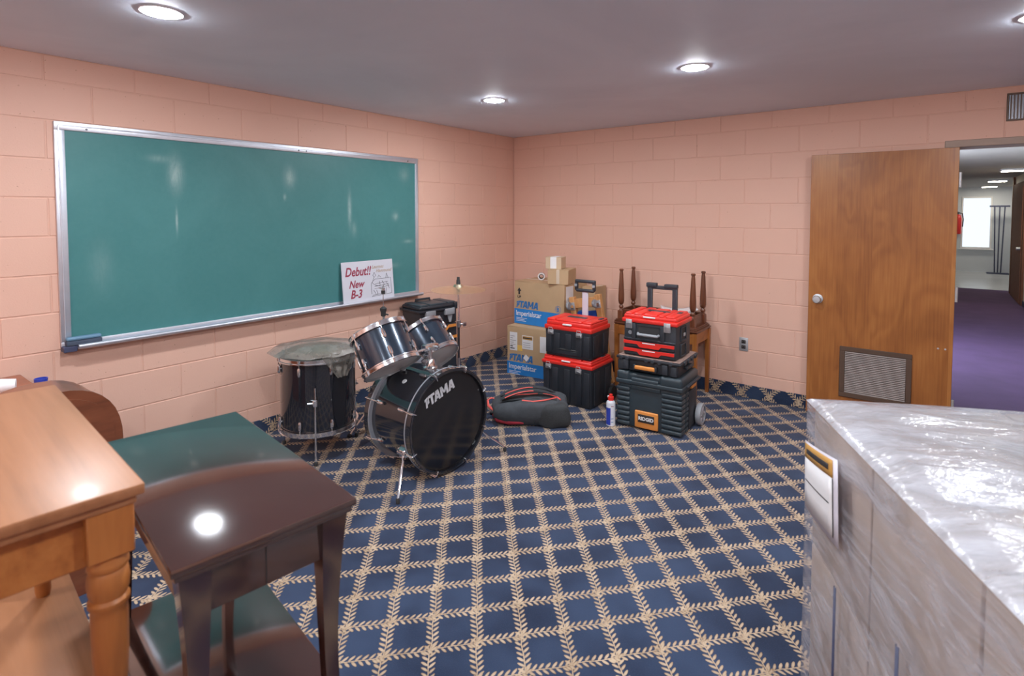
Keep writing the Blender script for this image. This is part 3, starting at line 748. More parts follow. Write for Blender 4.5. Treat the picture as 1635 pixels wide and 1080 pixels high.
tag(cr, 'thin brass crash cymbal on a chrome stand against peach wall', 'cymbal')
# ---- hi-hat stand (no cymbals)
hh = thing('hihat_stand', 'chrome hi-hat stand without cymbals rising behind the rack toms', 'stand', (.605, -2.275, 0))
MB().cyl((0, 0, .05), (0, 0, .60), .0125, n=12).build('lower_tube', 'chrome', hh)
MB().cyl((0, 0, .55), (0, 0, .845), .0105, n=12).build('upper_tube', 'chrome', hh)
MB().cyl((0, 0, .83), (0, 0, 1.035), .0032, n=8).build('pull_rod', 'steel', hh)
MB().lathe([(.011, .815), (.018, .82), (.018, .845), (.022, .856), (.024, .872), (.008, .885)], None, 16).cyl((0, 0, .835), (.035, .015, .828), .006, n=8).build('seat_cup', 'rubber', hh)
MB().lathe([(.004, .975), (.014, .976), (.015, .998), (.004, 1.0)], None, 12).build('clutch_felt', 'rubber', hh)
MB().lathe([(.004, .999), (.011, 1.0), (.012, 1.018), (.004, 1.02)], None, 12).cyl((0, 0, 1.01), (-.03, -.012, 1.016), .004, n=8).build('clutch', 'chrome', hh)
tripod(hh, .28, .25, 0, 'chrome', .2)
pdl = MB().box((.06, -.045, .030), (.32, .045, .038), .004, 1, Matrix.Rotation(math.radians(-8), 4, 'Y')).box((.05, -.05, .002), (.12, .05, .012), .003, 1).build('foot_pedal', 'steel', hh)

# ================================================================== TOOLBOXES
def rz_local(cxy, rz): return dict(loc=(cxy[0], cxy[1], 0), rz=rz)
def lid_mesh(w, d, z0, h, inset=.02, bev=.012):
    m = MB(); m.box((-w/2, -d/2, z0), (w/2, d/2, z0+h*.42), bev*.6, 2); m.box((-w/2+inset*.5, -d/2+inset*.5, z0+h*.36), (w/2-inset*.5, d/2-inset*.5, z0+h*.80), bev, 3)
    return m
def red_crate(label, loc, rz, w, d, h, lid, slot, grp):
    t = thing('storage_crate', label, 'toolbox', loc, rz, grp)
    hb = h-lid
    m = MB(); P_ = lambda z, s: [(-w/2*s, -d/2*s), (w/2*s, -d/2*s), (w/2*s, d/2*s), (-w/2*s, d/2*s)]
    m.grid(lambda u, v: Vector((0, 0, 0)), 1, 1) if False else None
    pr = [(.93, .0), (.95, .012), (.985, hb)]
    bm = m.bm; rings = []
    for s, z in pr: rings.append([bm.verts.new((x, y, z)) for x, y in P_(z, s)])
    bm.faces.new(rings[0][::-1]); bm.faces.new(rings[-1])
    for a, b in zip(rings, rings[1:]):
        for k in range(4): bm.faces.new((a[k], a[(k+1) % 4], b[(k+1) % 4], b[k]))
    bmesh.ops.bevel(bm, geom=[e for e in bm.edges if abs(e.verts[0].co.z-e.verts[1].co.z) > .02], offset=.02, segments=3, affect='EDGES', profile=.5)
    body = m.build('body', 'black_plastic', t)
    for x in (-.40, -.22, .02, .24, .40):       # vertical ribs on front
        bx('body_rib', 'black_plastic', body, (x*w-.028, -d/2*.992-.004, .02), (x*w+.028, -d/2*.95+.01, hb-.03), .006, 2)
    for y in (-.25, .25): bx('body_rib', 'black_plastic', body, (w/2*.95-.01, y*d-.045, .02), (w/2*.985+.005, y*d+.045, hb-.03), .006, 2)
    L_ = MB(); L_.box((-w/2, -d/2, hb-.006), (w/2, d/2, hb+lid*.38), .008, 2); L_.box((-w/2+.012, -d/2+.012, hb+lid*.3), (w/2-.012, d/2-.012, hb+lid*.82), .014, 3)
    lidm = L_.build('lid', 'red_plastic', t)
    zt = hb+lid*.82
    for x0, x1 in ((-.47, -.30), (-.28, .27), (.29, .47)):
        bx('lid_panel', 'red_plastic', lidm, (x0*w, -d/2+.020, zt-.006), (x1*w, d/2-.025, hb+lid), .010, 3)
    bx('lid_grip', 'dark_plastic', lidm, (-.20*w, -.02, hb+lid-.004), (.19*w, .03, hb+lid+.004), .003, 1)
    bx('lid_grip', 'dark_plastic', lidm, (w*.40, .02, hb+lid-.006), (w*.46, .09, hb+lid+.004), .003, 1)
    for k in (-.085, -.03, .03, .085):
        pass
    bx('brand_plate', 'white', lidm, (-.045, -d/2-.0015, hb+lid*.48), (.035, -d/2+.014, hb+lid*.62), .002, 1)
    for x in (-.36, .24):
        la = bx('latch', 'galv', t, (x*w-.022, -d/2-.010, hb-.045), (x*w+.030, -d/2+.004, hb-.008), .004, 2)
        MB().tube([(x*w-.016, -d/2-.008, hb-.012), (x*w-.012, -d/2-.010, hb+.010), (x*w+.020, -d/2-.010, hb+.010), (x*w+.024, -d/2-.008, hb-.012)], .0028, 6).build('latch_wire', 'galv', la)
        bx('latch_grip', 'steel', la, (x*w-.014, -d/2-.0125, hb-.040), (x*w+.022, -d/2-.0095, hb-.026), .002, 1)
    if slot:
        bx('carry_slot', 'rubber', t, (-.12*w-.05, -d/2-.0035, .055), (.12*w+.05, -d/2+.01, .068), .004, 1)
        bx('carry_slot', 'black_plastic', t, (-.10*w-.05, -d/2-.003, .02), (.10*w+.05, -d/2+.01, .055), .004, 1)
    return t
CG = 'red lidded storage crates'
lc = red_crate('large black storage crate with red lid standing on carpet, under another crate', (1.362, -.880, 0), 1, .475, .365, .378, .060, False, CG)
uc = red_crate('black storage crate with red lid stacked on top of larger red lidded crate', (1.362, -.882, .3825), 2, .440, .335, .300, .080, True, CG)
# trolley handle and wheels belong to the lower crate
hd = MB(); hd.box((-.065, .185, .30), (-.010, .200, .875), .003, 1); hd.build('handle_pole', 'pale_plastic', lc)
m = MB(); X0, X1, ZA, ZB = -.137, .062, .868, .975
m.box((X0, .176, ZB-.028), (X1, .208, ZB), .010, 3); m.box((X0+.010, .176, ZA), (X1-.010, .208, ZA+.028), .012, 3); m.box((X0, .178, ZA+.012), (X0+.028, .206, ZB-.01), .010, 3); m.box((X1-.028, .178, ZA+.012), (X1, .206, ZB-.01), .010, 3)
m.build('handle_grip', 'dark_plastic', lc)
for x in (X0, X1-.024): bx('grip_button', 'grey_plastic', lc, (x-.001, .172, ZA+.045), (x+.025, .179, ZB-.040), .003, 1)
for s in (-1, 1): MB().lathe([(0, -.02), (.055, -.02), (.06, -.012), (.06, .012), (.055, .02), (0, .02)], Matrix.Translation((s*.243, .15, .06)) @ frame((1, 0, 0)), 24).build('wheel', 'rubber', lc)

# ---- rolling toolbox with orange badge
W_, D_, H_ = .485, .400, .405
rb = thing('rolling_toolbox', 'large black rolling toolbox with orange badge and grey wheels', 'toolbox', (2.118, -.985, 0), 3)
body = bx('body', 'teal_plastic', rb, (-W_/2+.012, -D_/2+.012, .004), (W_/2-.012, D_/2-.012, .335), .020, 3)
for sx in (-1, 1):
    for i in range(8):
        z = .012+i*.036
        x0, x1 = (W_/2-.150, W_/2) if sx > 0 else (-W_/2, -W_/2+.105)
        bx('corner_rib', 'teal_plastic', body, (x0, -D_/2, z), (x1, -D_/2+.09, z+.0335), .013, 3)
    for i in range(8):
        z = .012+i*.036
        bx('side_rib', 'teal_plastic', body, (sx*(W_/2-.055), -D_/2+.085, z), (sx*(W_/2+.000), -D_/2+.16, z+.0335), .012, 2)
lid = MB(); lid.box((-W_/2-.004, -D_/2-.006, .318), (W_/2+.004, D_/2, .352), .010, 3); lid.box((-W_/2+.004, -D_/2+.008, .345), (W_/2-.004, D_/2-.01, .400), .016, 3); lid = lid.build('lid', 'teal_plastic', rb)
for a, b in ((-W_/2+.000, -W_/2+.100), (W_/2-.165, W_/2-.000)):
    m = MB(); m.box((a, -D_/2-.004, .336), (b, D_/2-.03, .4135), .024, 4); m.build('lid_ridge', 'teal_plastic', lid)
m = MB(); m.box((-.128, -D_/2-.004, .338), (.075, -D_/2+.05, .372), .010, 3); m.build('lid_front_step', 'teal_plastic', lid)
bx('front_band', 'teal_plastic', body, (-.135, -D_/2+.002, .285), (.090, -D_/2+.03, .318), .008, 3)
bdg = bx('badge', 'orange_plastic', rb, (-.098, -D_/2-.004, .018), (.075, -D_/2+.014, .140), .008, 3)
bx('badge_plate', 'outlet_dark', bdg, (-.072, -D_/2-.007, .060), (.049, -D_/2-.003, .118), .004, 2)
text('lettering', 'RIDGID', .034, 'white', bdg, face_front(-.0115, -D_/2-.0074, .078), .0, .0012, 'CENTER', .0006, 1.0)
bx('side_latch', 'orange_plastic', rb, (W_/2-.004, -.02, .305), (W_/2+.012, .085, .330), .004, 2)
bx('side_grip', 'dark_plastic', rb, (W_/2-.01, -.12, .335), (W_/2+.020, .17, .352), .006, 2)
bx('side_panel', 'dark_plastic', rb, (W_/2-.02, -.035, .02), (W_/2+.001, .12, .29), .008, 2)
for s in (-1, 1):
    Mw = Matrix.Translation((s*(W_/2+.028), .145, .080)) @ frame((s, 0, 0))
    wh = MB().lathe([(.060, -.020), (.076, -.018), (.080, -.008), (.080, .008), (.076, .018), (.060, .020), (.060, -.020)], Mw, 32, False).build('wheel', 'grey_plastic', rb)
    MB().lathe([(0, -.016), (.061, -.016), (.061, .008), (.030, .006), (.022, .018), (0, .020)], Mw, 24).build('wheel_hub', 'grey_plastic', wh)
    for k in range(6):
        a = 2*PI*k/6; MB().box((.018, -.007, .006), (.060, .007, .015), .003, 1, Mw @ Matrix.Rotation(a, 4, 'Z')).build('spoke', 'pale_plastic', wh)
    MB().cyl(Mw @ Vector((0, 0, -.045)), Mw @ Vector((0, 0, -.01)), .012, n=10).build('axle', 'dark_steel', rb)
# pull handle rising behind the stack
for s in (-1, 1): bx('handle_post', 'dark_plastic', rb, (-.075+.098*s+.01, .185, .30), (-.038+.098*s+.01, .215, .99), .005, 1)
m = MB(); m.box((-.172, .180, .978), (-.090, .220, 1.012), .006, 2); m.box((-.03, .180, .978), (.072, .220, 1.008), .006, 2); m.box((-.165, .186, .965), (.065, .214, .992), .004, 1)
m.build('handle_grip', 'dark_plastic', rb)

# ---- organiser case between
oc = thing('organiser_case', 'flat black organiser case with orange handle, dusty lid, between two toolboxes', 'toolbox', (2.112, -.985, .4145), 3)
w2_, d2_ = .455, .385
bx('body', 'black_plastic', oc, (-w2_/2+.012, -d2_/2+.012, 0), (w2_/2-.012, d2_/2-.012, .086), .010, 2)
lp = bx('lid', 'black_plastic', oc, (-w2_/2-.012, -d2_/2-.010, .084), (w2_/2+.012, d2_/2+.010, .104), .008, 2)
bx('lid_dust_panel', 'dusty_plastic', lp, (-w2_/2, -d2_/2+.002, .1035), (w2_/2, d2_/2-.002, .1085), .002, 1)
for x in (-.20, -.155, -.01, .035, .085, .165): bx('lid_tooth', 'dark_plastic', lp, (x-.014, -d2_/2-.014, .078), (x+.014, -d2_/2+.004, .106), .004, 1)
for y in (-.11, -.03, .05, .13): bx('lid_tooth', 'dark_plastic', lp, (w2_/2-.004, y-.02, .078), (w2_/2+.018, y+.02, .106), .004, 1)
for x in (-.165, .125): bx('latch', 'dark_plastic', oc, (x-.020, -d2_/2-.010, .010), (x+.020, -d2_/2+.014, .080), .005, 2)
for x in (-.205, .185): bx('corner_block', 'dark_plastic', oc, (x-.022, -d2_/2-.004, .004), (x+.022, -d2_/2+.03, .076), .006, 2)
bx('handle', 'orange_plastic', oc, (-.095, -d2_/2-.020, .022), (.055, -d2_/2+.004, .050), .008, 3)
for x in (-.098, .058): bx('handle_mount', 'dark_plastic', oc, (x-.008, -d2_/2-.014, .018), (x+.008, -d2_/2+.014, .054), .003, 1)
bx('side_handle', 'dark_plastic', oc, (w2_/2-.014, -.06, .03), (w2_/2+.012, .06, .055), .006, 2)

# ---- drawer toolbox on top
w3, d3 = .400, .315
dt = thing('drawer_toolbox', 'black toolbox with red lid and two red drawer pulls, top of its stack', 'toolbox', (2.112, -1.000, .5230), 2)
bx('body', 'dark_plastic', dt, (-w3/2+.006, -d3/2+.010, 0), (w3/2-.006, d3/2-.006, .245), .010, 2)
for i, z in enumerate((.008, .062)):
    dw = bx('drawer', 'dark_plastic', dt, (-w3/2+.012, -d3/2, z), (w3/2-.012, -d3/2+.02, z+.050), .004, 1)
    m = MB(); m.prism([(-w3/2+.012, .046), (-w3/2+.012, .026), (-.085, .026), (-.065, .006), (.075, .006), (.095, .026), (w3/2-.014, .026), (w3/2-.014, .046)], 0, .012, Matrix.Translation((0, -d3/2+.002, z)) @ Matrix(((1, 0, 0, 0), (0, 0, -1, 0), (0, 1, 0, 0), (0, 0, 0, 1))))
    pl = m.build('drawer_pull', 'red_plastic', dw, 30)
    bx('brand_plate', 'white', pl, (-.045, -d3/2-.0105, z+.036), (.05, -d3/2-.0085, z+.043))
bx('front_recess', 'rubber', dt, (-.085, -d3/2+.006, .135), (.075, -d3/2+.012, .218), .002, 1)
hh_ = MB(); hh_.tube([(-.082, -d3/2+.004, .165), (-.078, -d3/2-.016, .162), (.068, -d3/2-.016, .162), (.072, -d3/2+.004, .165)], .010, 8); hh_.build('front_handle', 'grey_plastic', dt)
for x in (-.115, .10): bx('front_pillar', 'dark_plastic', dt, (x-.016, -d3/2-.002, .122), (x+.016, -d3/2+.014, .238), .005, 2)
bx('front_shelf', 'dark_plastic', dt, (-w3/2+.008, -d3/2-.002, .116), (w3/2-.008, -d3/2+.012, .128), .003, 1)
for x in (-.150, .135):
    la = bx('latch', 'galv', dt, (x-.024, -d3/2-.010, .196), (x+.024, -d3/2+.006, .262), .004, 2)
    for k in range(4): bx('latch_groove', 'steel', la, (x-.018+k*.011, -d3/2-.0115, .202), (x-.012+k*.011, -d3/2-.0095, .235))
MB().lathe([(0, 0), (.015, 0), (.013, .003), (0, .003)], Matrix.Translation((-.145, -d3/2+.008, .165)) @ frame((0, -1, 0)), 16).build('round_emblem', 'grey_plastic', dt)
for y in (-.045,):
    for z0_, z1_ in ((.020, .095), (.130, .215)):
        fr = bx('side_recess', 'rubber', dt, (w3/2-.008, y-.005, z0_), (w3/2-.004, y+.085, z1_), .001, 1)
        m = MB()
        for a in (((y-.015), y-.005, z0_-.008, z1_+.008), (y+.085, y+.095, z0_-.008, z1_+.008), (y-.005, y+.085, z0_-.008, z0_), (y-.005, y+.085, z1_, z1_+.008)): m.box((w3/2-.008, a[0], a[2]), (w3/2+.003, a[1], a[3]), .002, 1)
        m.build('side_frame', 'dark_plastic', dt)
bx('clip', 'galv', dt, (w3/2-.006, .00, .150), (w3/2+.002, .03, .175), .004, 2)
L_ = MB(); L_.box((-w3/2-.006, -d3/2-.006, .240), (w3/2+.008, d3/2, .270), .008, 2); L_.box((-w3/2+.004, -d3/2+.004, .262), (w3/2-.002, d3/2-.010, .298), .014, 3); ld = L_.build('lid', 'red_plastic', dt)
for x0, x1 in ((-.185, -.135), (-.120, -.055), (-.045, .055), (.065, .105), (.115, .185)): bx('lid_panel', 'red_plastic', ld, (x0, -d3/2+.008, .285), (x1, d3/2-.02, .310), .010, 3)
bx('lid_grip', 'dark_plastic', ld, (-.075, -.01, .306), (.095, .03, .3125), .003, 1); bx('lid_grip', 'dark_plastic', ld, (.145, -.005, .306), (.178, .055, .3125), .003, 1)
bx('brand_plate', 'white', ld, (-.045, -d3/2-.0015, .282), (.045, -d3/2+.010, .291), .002, 1)

# ---- tall stack behind the drums, facing +X
def facing(name, label, loc, rz, grp): return thing(name, label, 'toolbox', loc, rz, grp)
TG = 'black and orange toolboxes behind the drums'
WT, DT = .415, .29
tc = (.190, -1.437)
b1 = facing('tool_case', 'deep black tool case with orange stripe, bottom of the stack behind drums', (tc[0], tc[1], 0), 83, TG)
bx('body', 'black_plastic', b1, (-WT/2+.01, -DT/2+.01, 0), (WT/2-.01, DT/2-.01, .375), .014, 2)
def chevron(t, z):
    m = MB(); m.prism([(-WT/2+.02, z+.020), (-WT/2+.02, z-.002), (-.06, z-.002), (-.04, z-.034), (.06, z-.034), (.09, z-.002), (WT/2-.012, z-.002), (WT/2-.012, z+.020), (.097, z+.020), (.067, z-.012), (-.047, z-.012), (-.068, z+.020)], 0, .012, Matrix.Translation((0, -DT/2+.004, 0)) @ Matrix(((1, 0, 0, 0), (0, 0, -1, 0), (0, 1, 0, 0), (0, 0, 0, 1))))
    m.build('drawer_pull', 'orange_plastic', t, 30)
chevron(b1, .325)
b2 = facing('tool_case', 'black drawer case with two orange pulls, middle of the stack behind drums', (tc[0], tc[1], .375), 83, TG)
bx('body', 'black_plastic', b2, (-WT/2+.01, -DT/2+.01, 0), (WT/2-.01, DT/2-.01, .2095), .012, 2); chevron(b2, .080); chevron(b2, .180)
b3 = facing('tool_case', 'black toolbox with domed lid and grey latch, top of the stack behind drums', (tc[0], tc[1], .585), 83, TG)
bx('body', 'black_plastic', b3, (-WT/2+.012, -DT/2+.014, 0), (WT/2-.012, DT/2-.012, .135), .014, 2)
m = MB(); m.box((-WT/2-.008, -DT/2-.006, .122), (WT/2+.008, DT/2, .142), .006, 2); m.box((-WT/2+.006, -DT/2+.008, .136), (WT/2-.006, DT/2-.006, .176), .020, 3)
l3 = m.build('lid', 'black_plastic', b3)
for a, b in ((-.19, -.105), (-.09, .09), (.105, .19)): bx('lid_panel', 'teal_plastic', l3, (a, -DT/2+.02, .168), (b, DT/2-.035, .188), .010, 3)
m = MB(); m.tube([(-.10, .07, .184), (-.10, .07, .205), (.05, .07, .205), (.05, .07, .184)], .010, 8); m.build('lid_handle', 'black_plastic', l3)
bx('latch', 'grey_plastic', b3, (.05, -DT/2-.014, .080), (.155, -DT/2+.016, .135), .006, 2); bx('latch', 'grey_plastic', b3, (-.15, -DT/2-.014, .080), (-.05, -DT/2+.016, .135), .006, 2)
m = MB(); m.prism([(.085, .08), (.14, .08), (.122, .012), (.103, .012)], 0, .008, Matrix.Translation((0, -DT/2+.010, 0)) @ Matrix(((1, 0, 0, 0), (0, 0, -1, 0), (0, 1, 0, 0), (0, 0, 0, 1)))); m.build('latch_tongue', 'grey_plastic', b3)
bx('corner_block', 'black_plastic', b3, (WT/2-.05, -DT/2-.004, .128), (WT/2+.006, -DT/2+.06, .180), .012, 2)

# ================================================================== CARTONS, DOLLY
def flaps(t, w, d, h, mat):
    bx('flap', mat, t, (-w/2, -d/2, h-.003), (w/2, -.002, h), .0012, 1); bx('flap', mat, t, (-w/2, .002, h-.003), (w/2, d/2, h), .0012, 1)
def drum_carton(label, loc, rz, w, d, h, upper):
    t = thing('cardboard_box', label, 'box', loc, rz, 'printed drum cartons')
    bx('box_walls', 'cardboard', t, (-w/2, -d/2, 0), (w/2, d/2, h-.0035), .003, 1); flaps(t, w, d, h, 'cardboard')
    bx('tape', 'tape', t, (-w/2-.0005, -.03, h-.0005), (w/2+.0005, .03, h+.0006))
    bh = .150 if upper else .125
    bx('blue_band', 'blue_print', t, (-w/2-.0006, -d/2-.0012, .004), (w/2+.0006, -d/2+.01, bh)); bx('blue_band', 'blue_print', t, (w/2-.01, -d/2-.0012, .004), (w/2+.0012, d/2, bh))
    f = -d/2-.0014
    tama(t, face_front(-w/2+.022, f+.0004, bh+.010), .068, 'blue_text', .0008, .14)
    text('lettering', 'Imperialstar', .070, 'white', t, face_front(-w/2+.018, f-.0006, bh-.066), 0, .0006, depth=.0004, sx=.92)
    for i in range(3): bx('fine_print', 'white', t, (-w/2+.024, f-.0008, bh-.092-i*.014), (-w/2+.024+(.13, .10, .12)[i], f+.0002, bh-.088-i*.014))
    if upper:
        m = MB(); Mx = face_front(-w/2+.060, f+.0004, h-.13)
        m.prism([(-.010, 0), (.010, 0), (.010, .034), (.026, .034), (0, .066), (-.026, .034), (-.010, .034)], 0, .0008, Mx); m.build('up_arrow', 'ink_black', t)
        text('lettering', 'UP', .036, 'ink_black', t, face_front(-w/2+.038, f+.0002, h-.166), 0, .0008, depth=.0004)
        text('lettering', 'B', .055, 'blue_text', t, face_front(w/2-.085, f+.0002, bh+.018), 0, .001, depth=.0004)
        MB().ring((w/2-.067, f+.0010, bh+.038), (0, -1, 0), .030, .033, .0008, 28).build('stamp_ring', 'blue_text', t)
        bx('side_label', 'paper', t, (w/2, -d/2+.03, h-.20), (w/2+.001, -d/2+.15, h-.02))
    else:
        a = bx('shipping_label', 'paper', t, (-w/2+.030, f-.0004, .235), (-w/2+.115, f+.001, .410))
        for i in range(7): bx('print_line', 'ink_black', a, (-w/2+.036, f-.0009, .250+i*.020), (-w/2+.036+(.05, .03, .06, .04, .065, .03, .05)[i], f, .253+i*.020 + (.006 if i < 2 else 0)))
        b = bx('packing_label', 'paper', t, (-w/2+.170, f-.0004, .262), (-w/2+.290, f+.001, .390)); bx('label_strip', 'orange_label', b, (-w/2+.176, f-.0009, .352), (-w/2+.284, f, .384)); bx('print_line', 'ink_black', b, (-w/2+.180, f-.0012, .362), (-w/2+.278, f, .373))
        for i in range(3): bx('print_line', 'ink_black', b, (-w/2+.182, f-.0009, .280+i*.02), (-w/2+.262, f, .2825+i*.02))
        bx('yellow_sticker', 'yellow_label', t, (-w/2+.118, f-.0004, .238), (-w/2+.172, f+.001, .290))
        MB().box((-.024, -.0012, -.024), (.024, .001, .024), 0, 1, Matrix.Translation((-w/2+.215, f-.0004, .178)) @ Matrix.Rotation(math.radians(38), 4, 'Y')).build('white_sticker', 'white', t)
        bx('side_label', 'paper', t, (-w/2+.365, f-.0004, .25), (-w/2+.43, f+.001, .40))
    return t
drum_carton('large printed drum carton with white shipping labels, bottom of stack in corner', (.718, -.423, 0), 5, .60, .42, .467, False)
drum_carton('printed drum carton with black UP arrow, stacked on another drum carton', (.722, -.335, .468), -1, .585, .40, .420, True)
def small_box(label, loc, rz, w, d, h, mat, tapew):
    t = thing('cardboard_box', label, 'box', loc, rz, 'small plain cartons')
    bx('box_walls', mat, t, (-w/2, -d/2, 0), (w/2, d/2, h-.003), .002, 1); flaps(t, w, d, h, mat)
    m = MB(); m.box((-tapew/2, -d/2-.0008, h-.0005), (tapew/2, d/2+.0008, h+.0006)); m.box((-tapew/2, -d/2-.0008, h*.05), (tapew/2, -d/2+.002, h)); m.build('tape', 'tape' if tapew < .04 else 'white', t)
small_box('brown carton sitting on printed drum cartons with smaller box on top', (.905, -.415, .8892), 16, .200, .265, .135, 'cardboard', .03)
small_box('smallest pale carton with wide white tape, topmost of the corner stack', (.850, -.440, 1.0250), 14, .155, .135, .112, 'cardboard_pale', .06)
tp = thing('tape_roll', 'black and white tape roll on drum carton beside brown carton', 'tape roll', (.615, -.340, .8890))
Mt = Matrix.Translation((0, 0, .036)) @ frame((.5, -.86, 0))
MB().lathe([(.020, -.018), (.036, -.018), (.036, .018), (.020, .018), (.020, -.018)], Mt, 24, False).build('tape_winding', 'white', tp); MB().lathe([(.018, -.019), (.024, -.019), (.024, .019), (.018, .019), (.018, -.019)], Mt, 24, False).build('core', 'ink_black', tp)
MB().lathe([(.033, -.019), (.0365, -.019), (.0365, -.010), (.033, -.010), (.033, -.019)], Mt, 24, False).build('edge_band', 'ink_black', tp)
bb = thing('cardboard_box', 'plain brown carton edge standing at wall behind the furniture dolly', 'box', (1.12, -.13, 0), 0); bx('box_walls', 'cardboard', bb, (-.10, -.11, 0), (.04, .11, .845), .002, 1); bx('flap', 'cardboard', bb, (-.10, -.11, .845), (.04, .0, .848))
bx('tape', 'tape', bb, (-.10, .0, .8455), (.04, .05, .849))

dl = thing('furniture_dolly', 'pine furniture dolly with casters standing on end beside drum cartons', 'dolly', (1.195, -.470, .004)); dl.rotation_euler = (0, math.radians(-10.3), 0)
for x in (0, .27): bx('rail_board', 'pine', dl, (x-.028, -.022, 0), (x+.028, .022, .785), .003, 1)
for z in (.05, .68): bx('cross_board', 'pine', dl, (.028, -.020, z), (.242, .018, z+.085), .003, 1)
bx('blue_pad', 'blue_plastic', dl, (.035, -.012, .42), (.235, .012, .645), .004, 1)
for x in (0, .27):
    for z in (.075, .70):
        cp = bx('caster_plate', 'galv', dl, (x-.026, -.026, z-.035), (x+.026, -.022, z+.035), .001, 1)
        m = MB(); m.lathe([(.018, 0), (.020, .008), (.014, .014)], Matrix.Translation((x, -.026, z)) @ frame((0, -1, 0)), 14)
        for s in (-1, 1): m.prism([(-.016, 0), (.016, 0), (.012, .045), (-.004, .052)], -.002, .002, Matrix.Translation((x+s*.016, -.034, z)) @ Matrix(((0, 0, 1, 0), (0, -1, 0, 0), (1, 0, 0, 0), (0, 0, 0, 1))))
        m.build('caster_fork', 'chrome', cp)
        MB().lathe([(0, -.012), (.032, -.012), (.036, -.006), (.036, .006), (.032, .012), (0, .012)], Matrix.Translation((x, -.080, z+.012)) @ frame((1, 0, 0)), 20).build('caster_wheel', 'grey_plastic', cp)
sb_ = thing('small_bag', 'small black pouch tucked between drum cartons and furniture dolly', 'bag', (1.065, -.560, .467))
COL.objects.unlink(sb_); bpy.data.objects.remove(sb_)

# ================================================================== BENCHES
def bench_top(t, L, W, H, mat, th=.022, lip=.012):
    m = MB(); m.box((-L/2, -W/2, H-th*.55), (L/2, W/2, H), .0035, 2); m.box((-L/2+lip*.6, -W/2+lip*.6, H-th), (L/2-lip*.6, W/2-lip*.6, H-th*.5), .003, 2)
    return m.build('bench_top', mat, t)
def turned_leg(m, x, y, z0, z1, blk, r, flip=False):
    """turned leg: square block at the z1 end, tapering shaft, ball foot at z0"""
    h = z1-z0; b = .17*h
    if flip: prof = [(.0, 0), (r*.50, 0), (r*.72, .012*h), (r*.74, .03*h), (r*.50, .045*h), (r*.52, .06*h), (r*.62, .10*h), (r*1.0, .52*h), (r*1.0, .64*h), (r*.80, .695*h), (r*.42, .715*h), (r*.74, .745*h), (r*.78, .765*h), (r*.46, .795*h), (r*.62, .815*h), (r*.66, .83*h), (0, .83*h)]
    else: prof = [(.0, 0), (r*.52, 0), (r*.62, .03*h), (r*.60, .08*h), (r*.98, .50*h), (r*1.0, .62*h), (r*.98, .645*h), (r*1.12, .655*h), (r*1.12, .67*h), (r*.96, .68*h), (r*1.08, .70*h), (r*1.14, .735*h), (r*1.08, .765*h), (r*.98, .775*h), (r*1.12, .785*h), (r*1.12, .80*h), (r*.98, .815*h), (r*.98, .83*h), (0, .83*h)]
    s = -1 if flip else 1
    base = z1 if flip else z0
    M = Matrix.Translation((x, y, base)) @ (Matrix.Rotation(PI, 4, 'X') if flip else Matrix())
    m.lathe(prof, M, 20)
    zb0, zb1 = (z0, z0+b) if flip else (z1-b, z1)
    m.box((x-blk/2, y-blk/2, zb0), (x+blk/2, y+blk/2, zb1), .002, 1)
def aprons(t, L, W, z0, z1, mat, ins, th=.018, seam=True):
    for s in (-1, 1):
        bx('apron_board', mat, t, (-L/2+ins, s*(W/2-ins)-th/2, z0), (L/2-ins, s*(W/2-ins)+th/2, z1), .002, 1)
        bx('apron_board', mat, t, (s*(L/2-ins)-th/2, -W/2+ins, z0), (s*(L/2-ins)+th/2, W/2-ins, z1), .002, 1)
def dark_bench(label, loc, rz, L, W, H):
    t = thing('piano_bench', label, 'bench', loc, rz, 'dark lacquered benches')
    bench_top(t, L, W, H, 'lacquer', .030)
    aprons(t, L, W, H-.120, H-.026, 'lacquer', .040)
    for sx in (-1, 1):
        for sy in (-1, 1):
            m = MB(); n = 12; x, y = sx*(L/2-.042), sy*(W/2-.042); rings = []
            for i in range(n+1):
                q = i/n; z = (H-.028)*(1-q); hw = .027 - .013*q - .004*math.sin(q*PI); off = .008*math.sin(q*PI*1.0)
                cx_, cy_ = x - sx*off*.6, y - sy*off*.6
                rings.append([m.bm.verts.new((cx_+a*hw, cy_+b*hw, z)) for a, b in ((-1, -1), (1, -1), (1, 1), (-1, 1))])
            for a, b in zip(rings, rings[1:]):
                for k in range(4): m.bm.faces.new((a[k], b[k], b[(k+1) % 4], a[(k+1) % 4]))
            m.bm.faces.new(rings[0]); m.bm.faces.new(rings[-1][::-1])
            m.build('leg', 'lacquer', t, 30)
    bx('drawer_seam', 'rubber', t, (L/2-.0305, -.006, H-.118), (L/2-.0298, -.004, H-.030))
    return t
dark_bench('glossy dark piano bench standing on floor under another dark bench', (2.396, -4.190, 0), -9, .735, .345, .4725)
dark_bench('glossy dark piano bench stacked on top of another dark bench', (2.372, -4.198, .4725), -7.5, .735, .345, .4675)
def oak_bench(label, loc, rz, L, W, H):
    t = thing('wooden_bench', label, 'bench', loc, rz, 'light brown wooden benches')
    bench_top(t, L, W, H, 'oak_top', .034, .016); aprons(t, L, W, H-.125, H-.030, 'oak_frame', .046)
    for sx in (-1, 1):
        for sy in (-1, 1):
            m = MB(); turned_leg(m, sx*(L/2-.045), sy*(W/2-.045), 0, H-.032, .064, .0265); m.build('leg', 'oak_leg', t)
    return t
oak_bench('light brown wooden bench with turned legs, top of stack in left foreground', (2.286, -4.601, .580), -4.5, .79, .38, .520)
oak_bench('light brown wooden bench in left foreground underneath another light brown bench', (2.262, -4.590, 0), -5.5, .80, .38, .580)

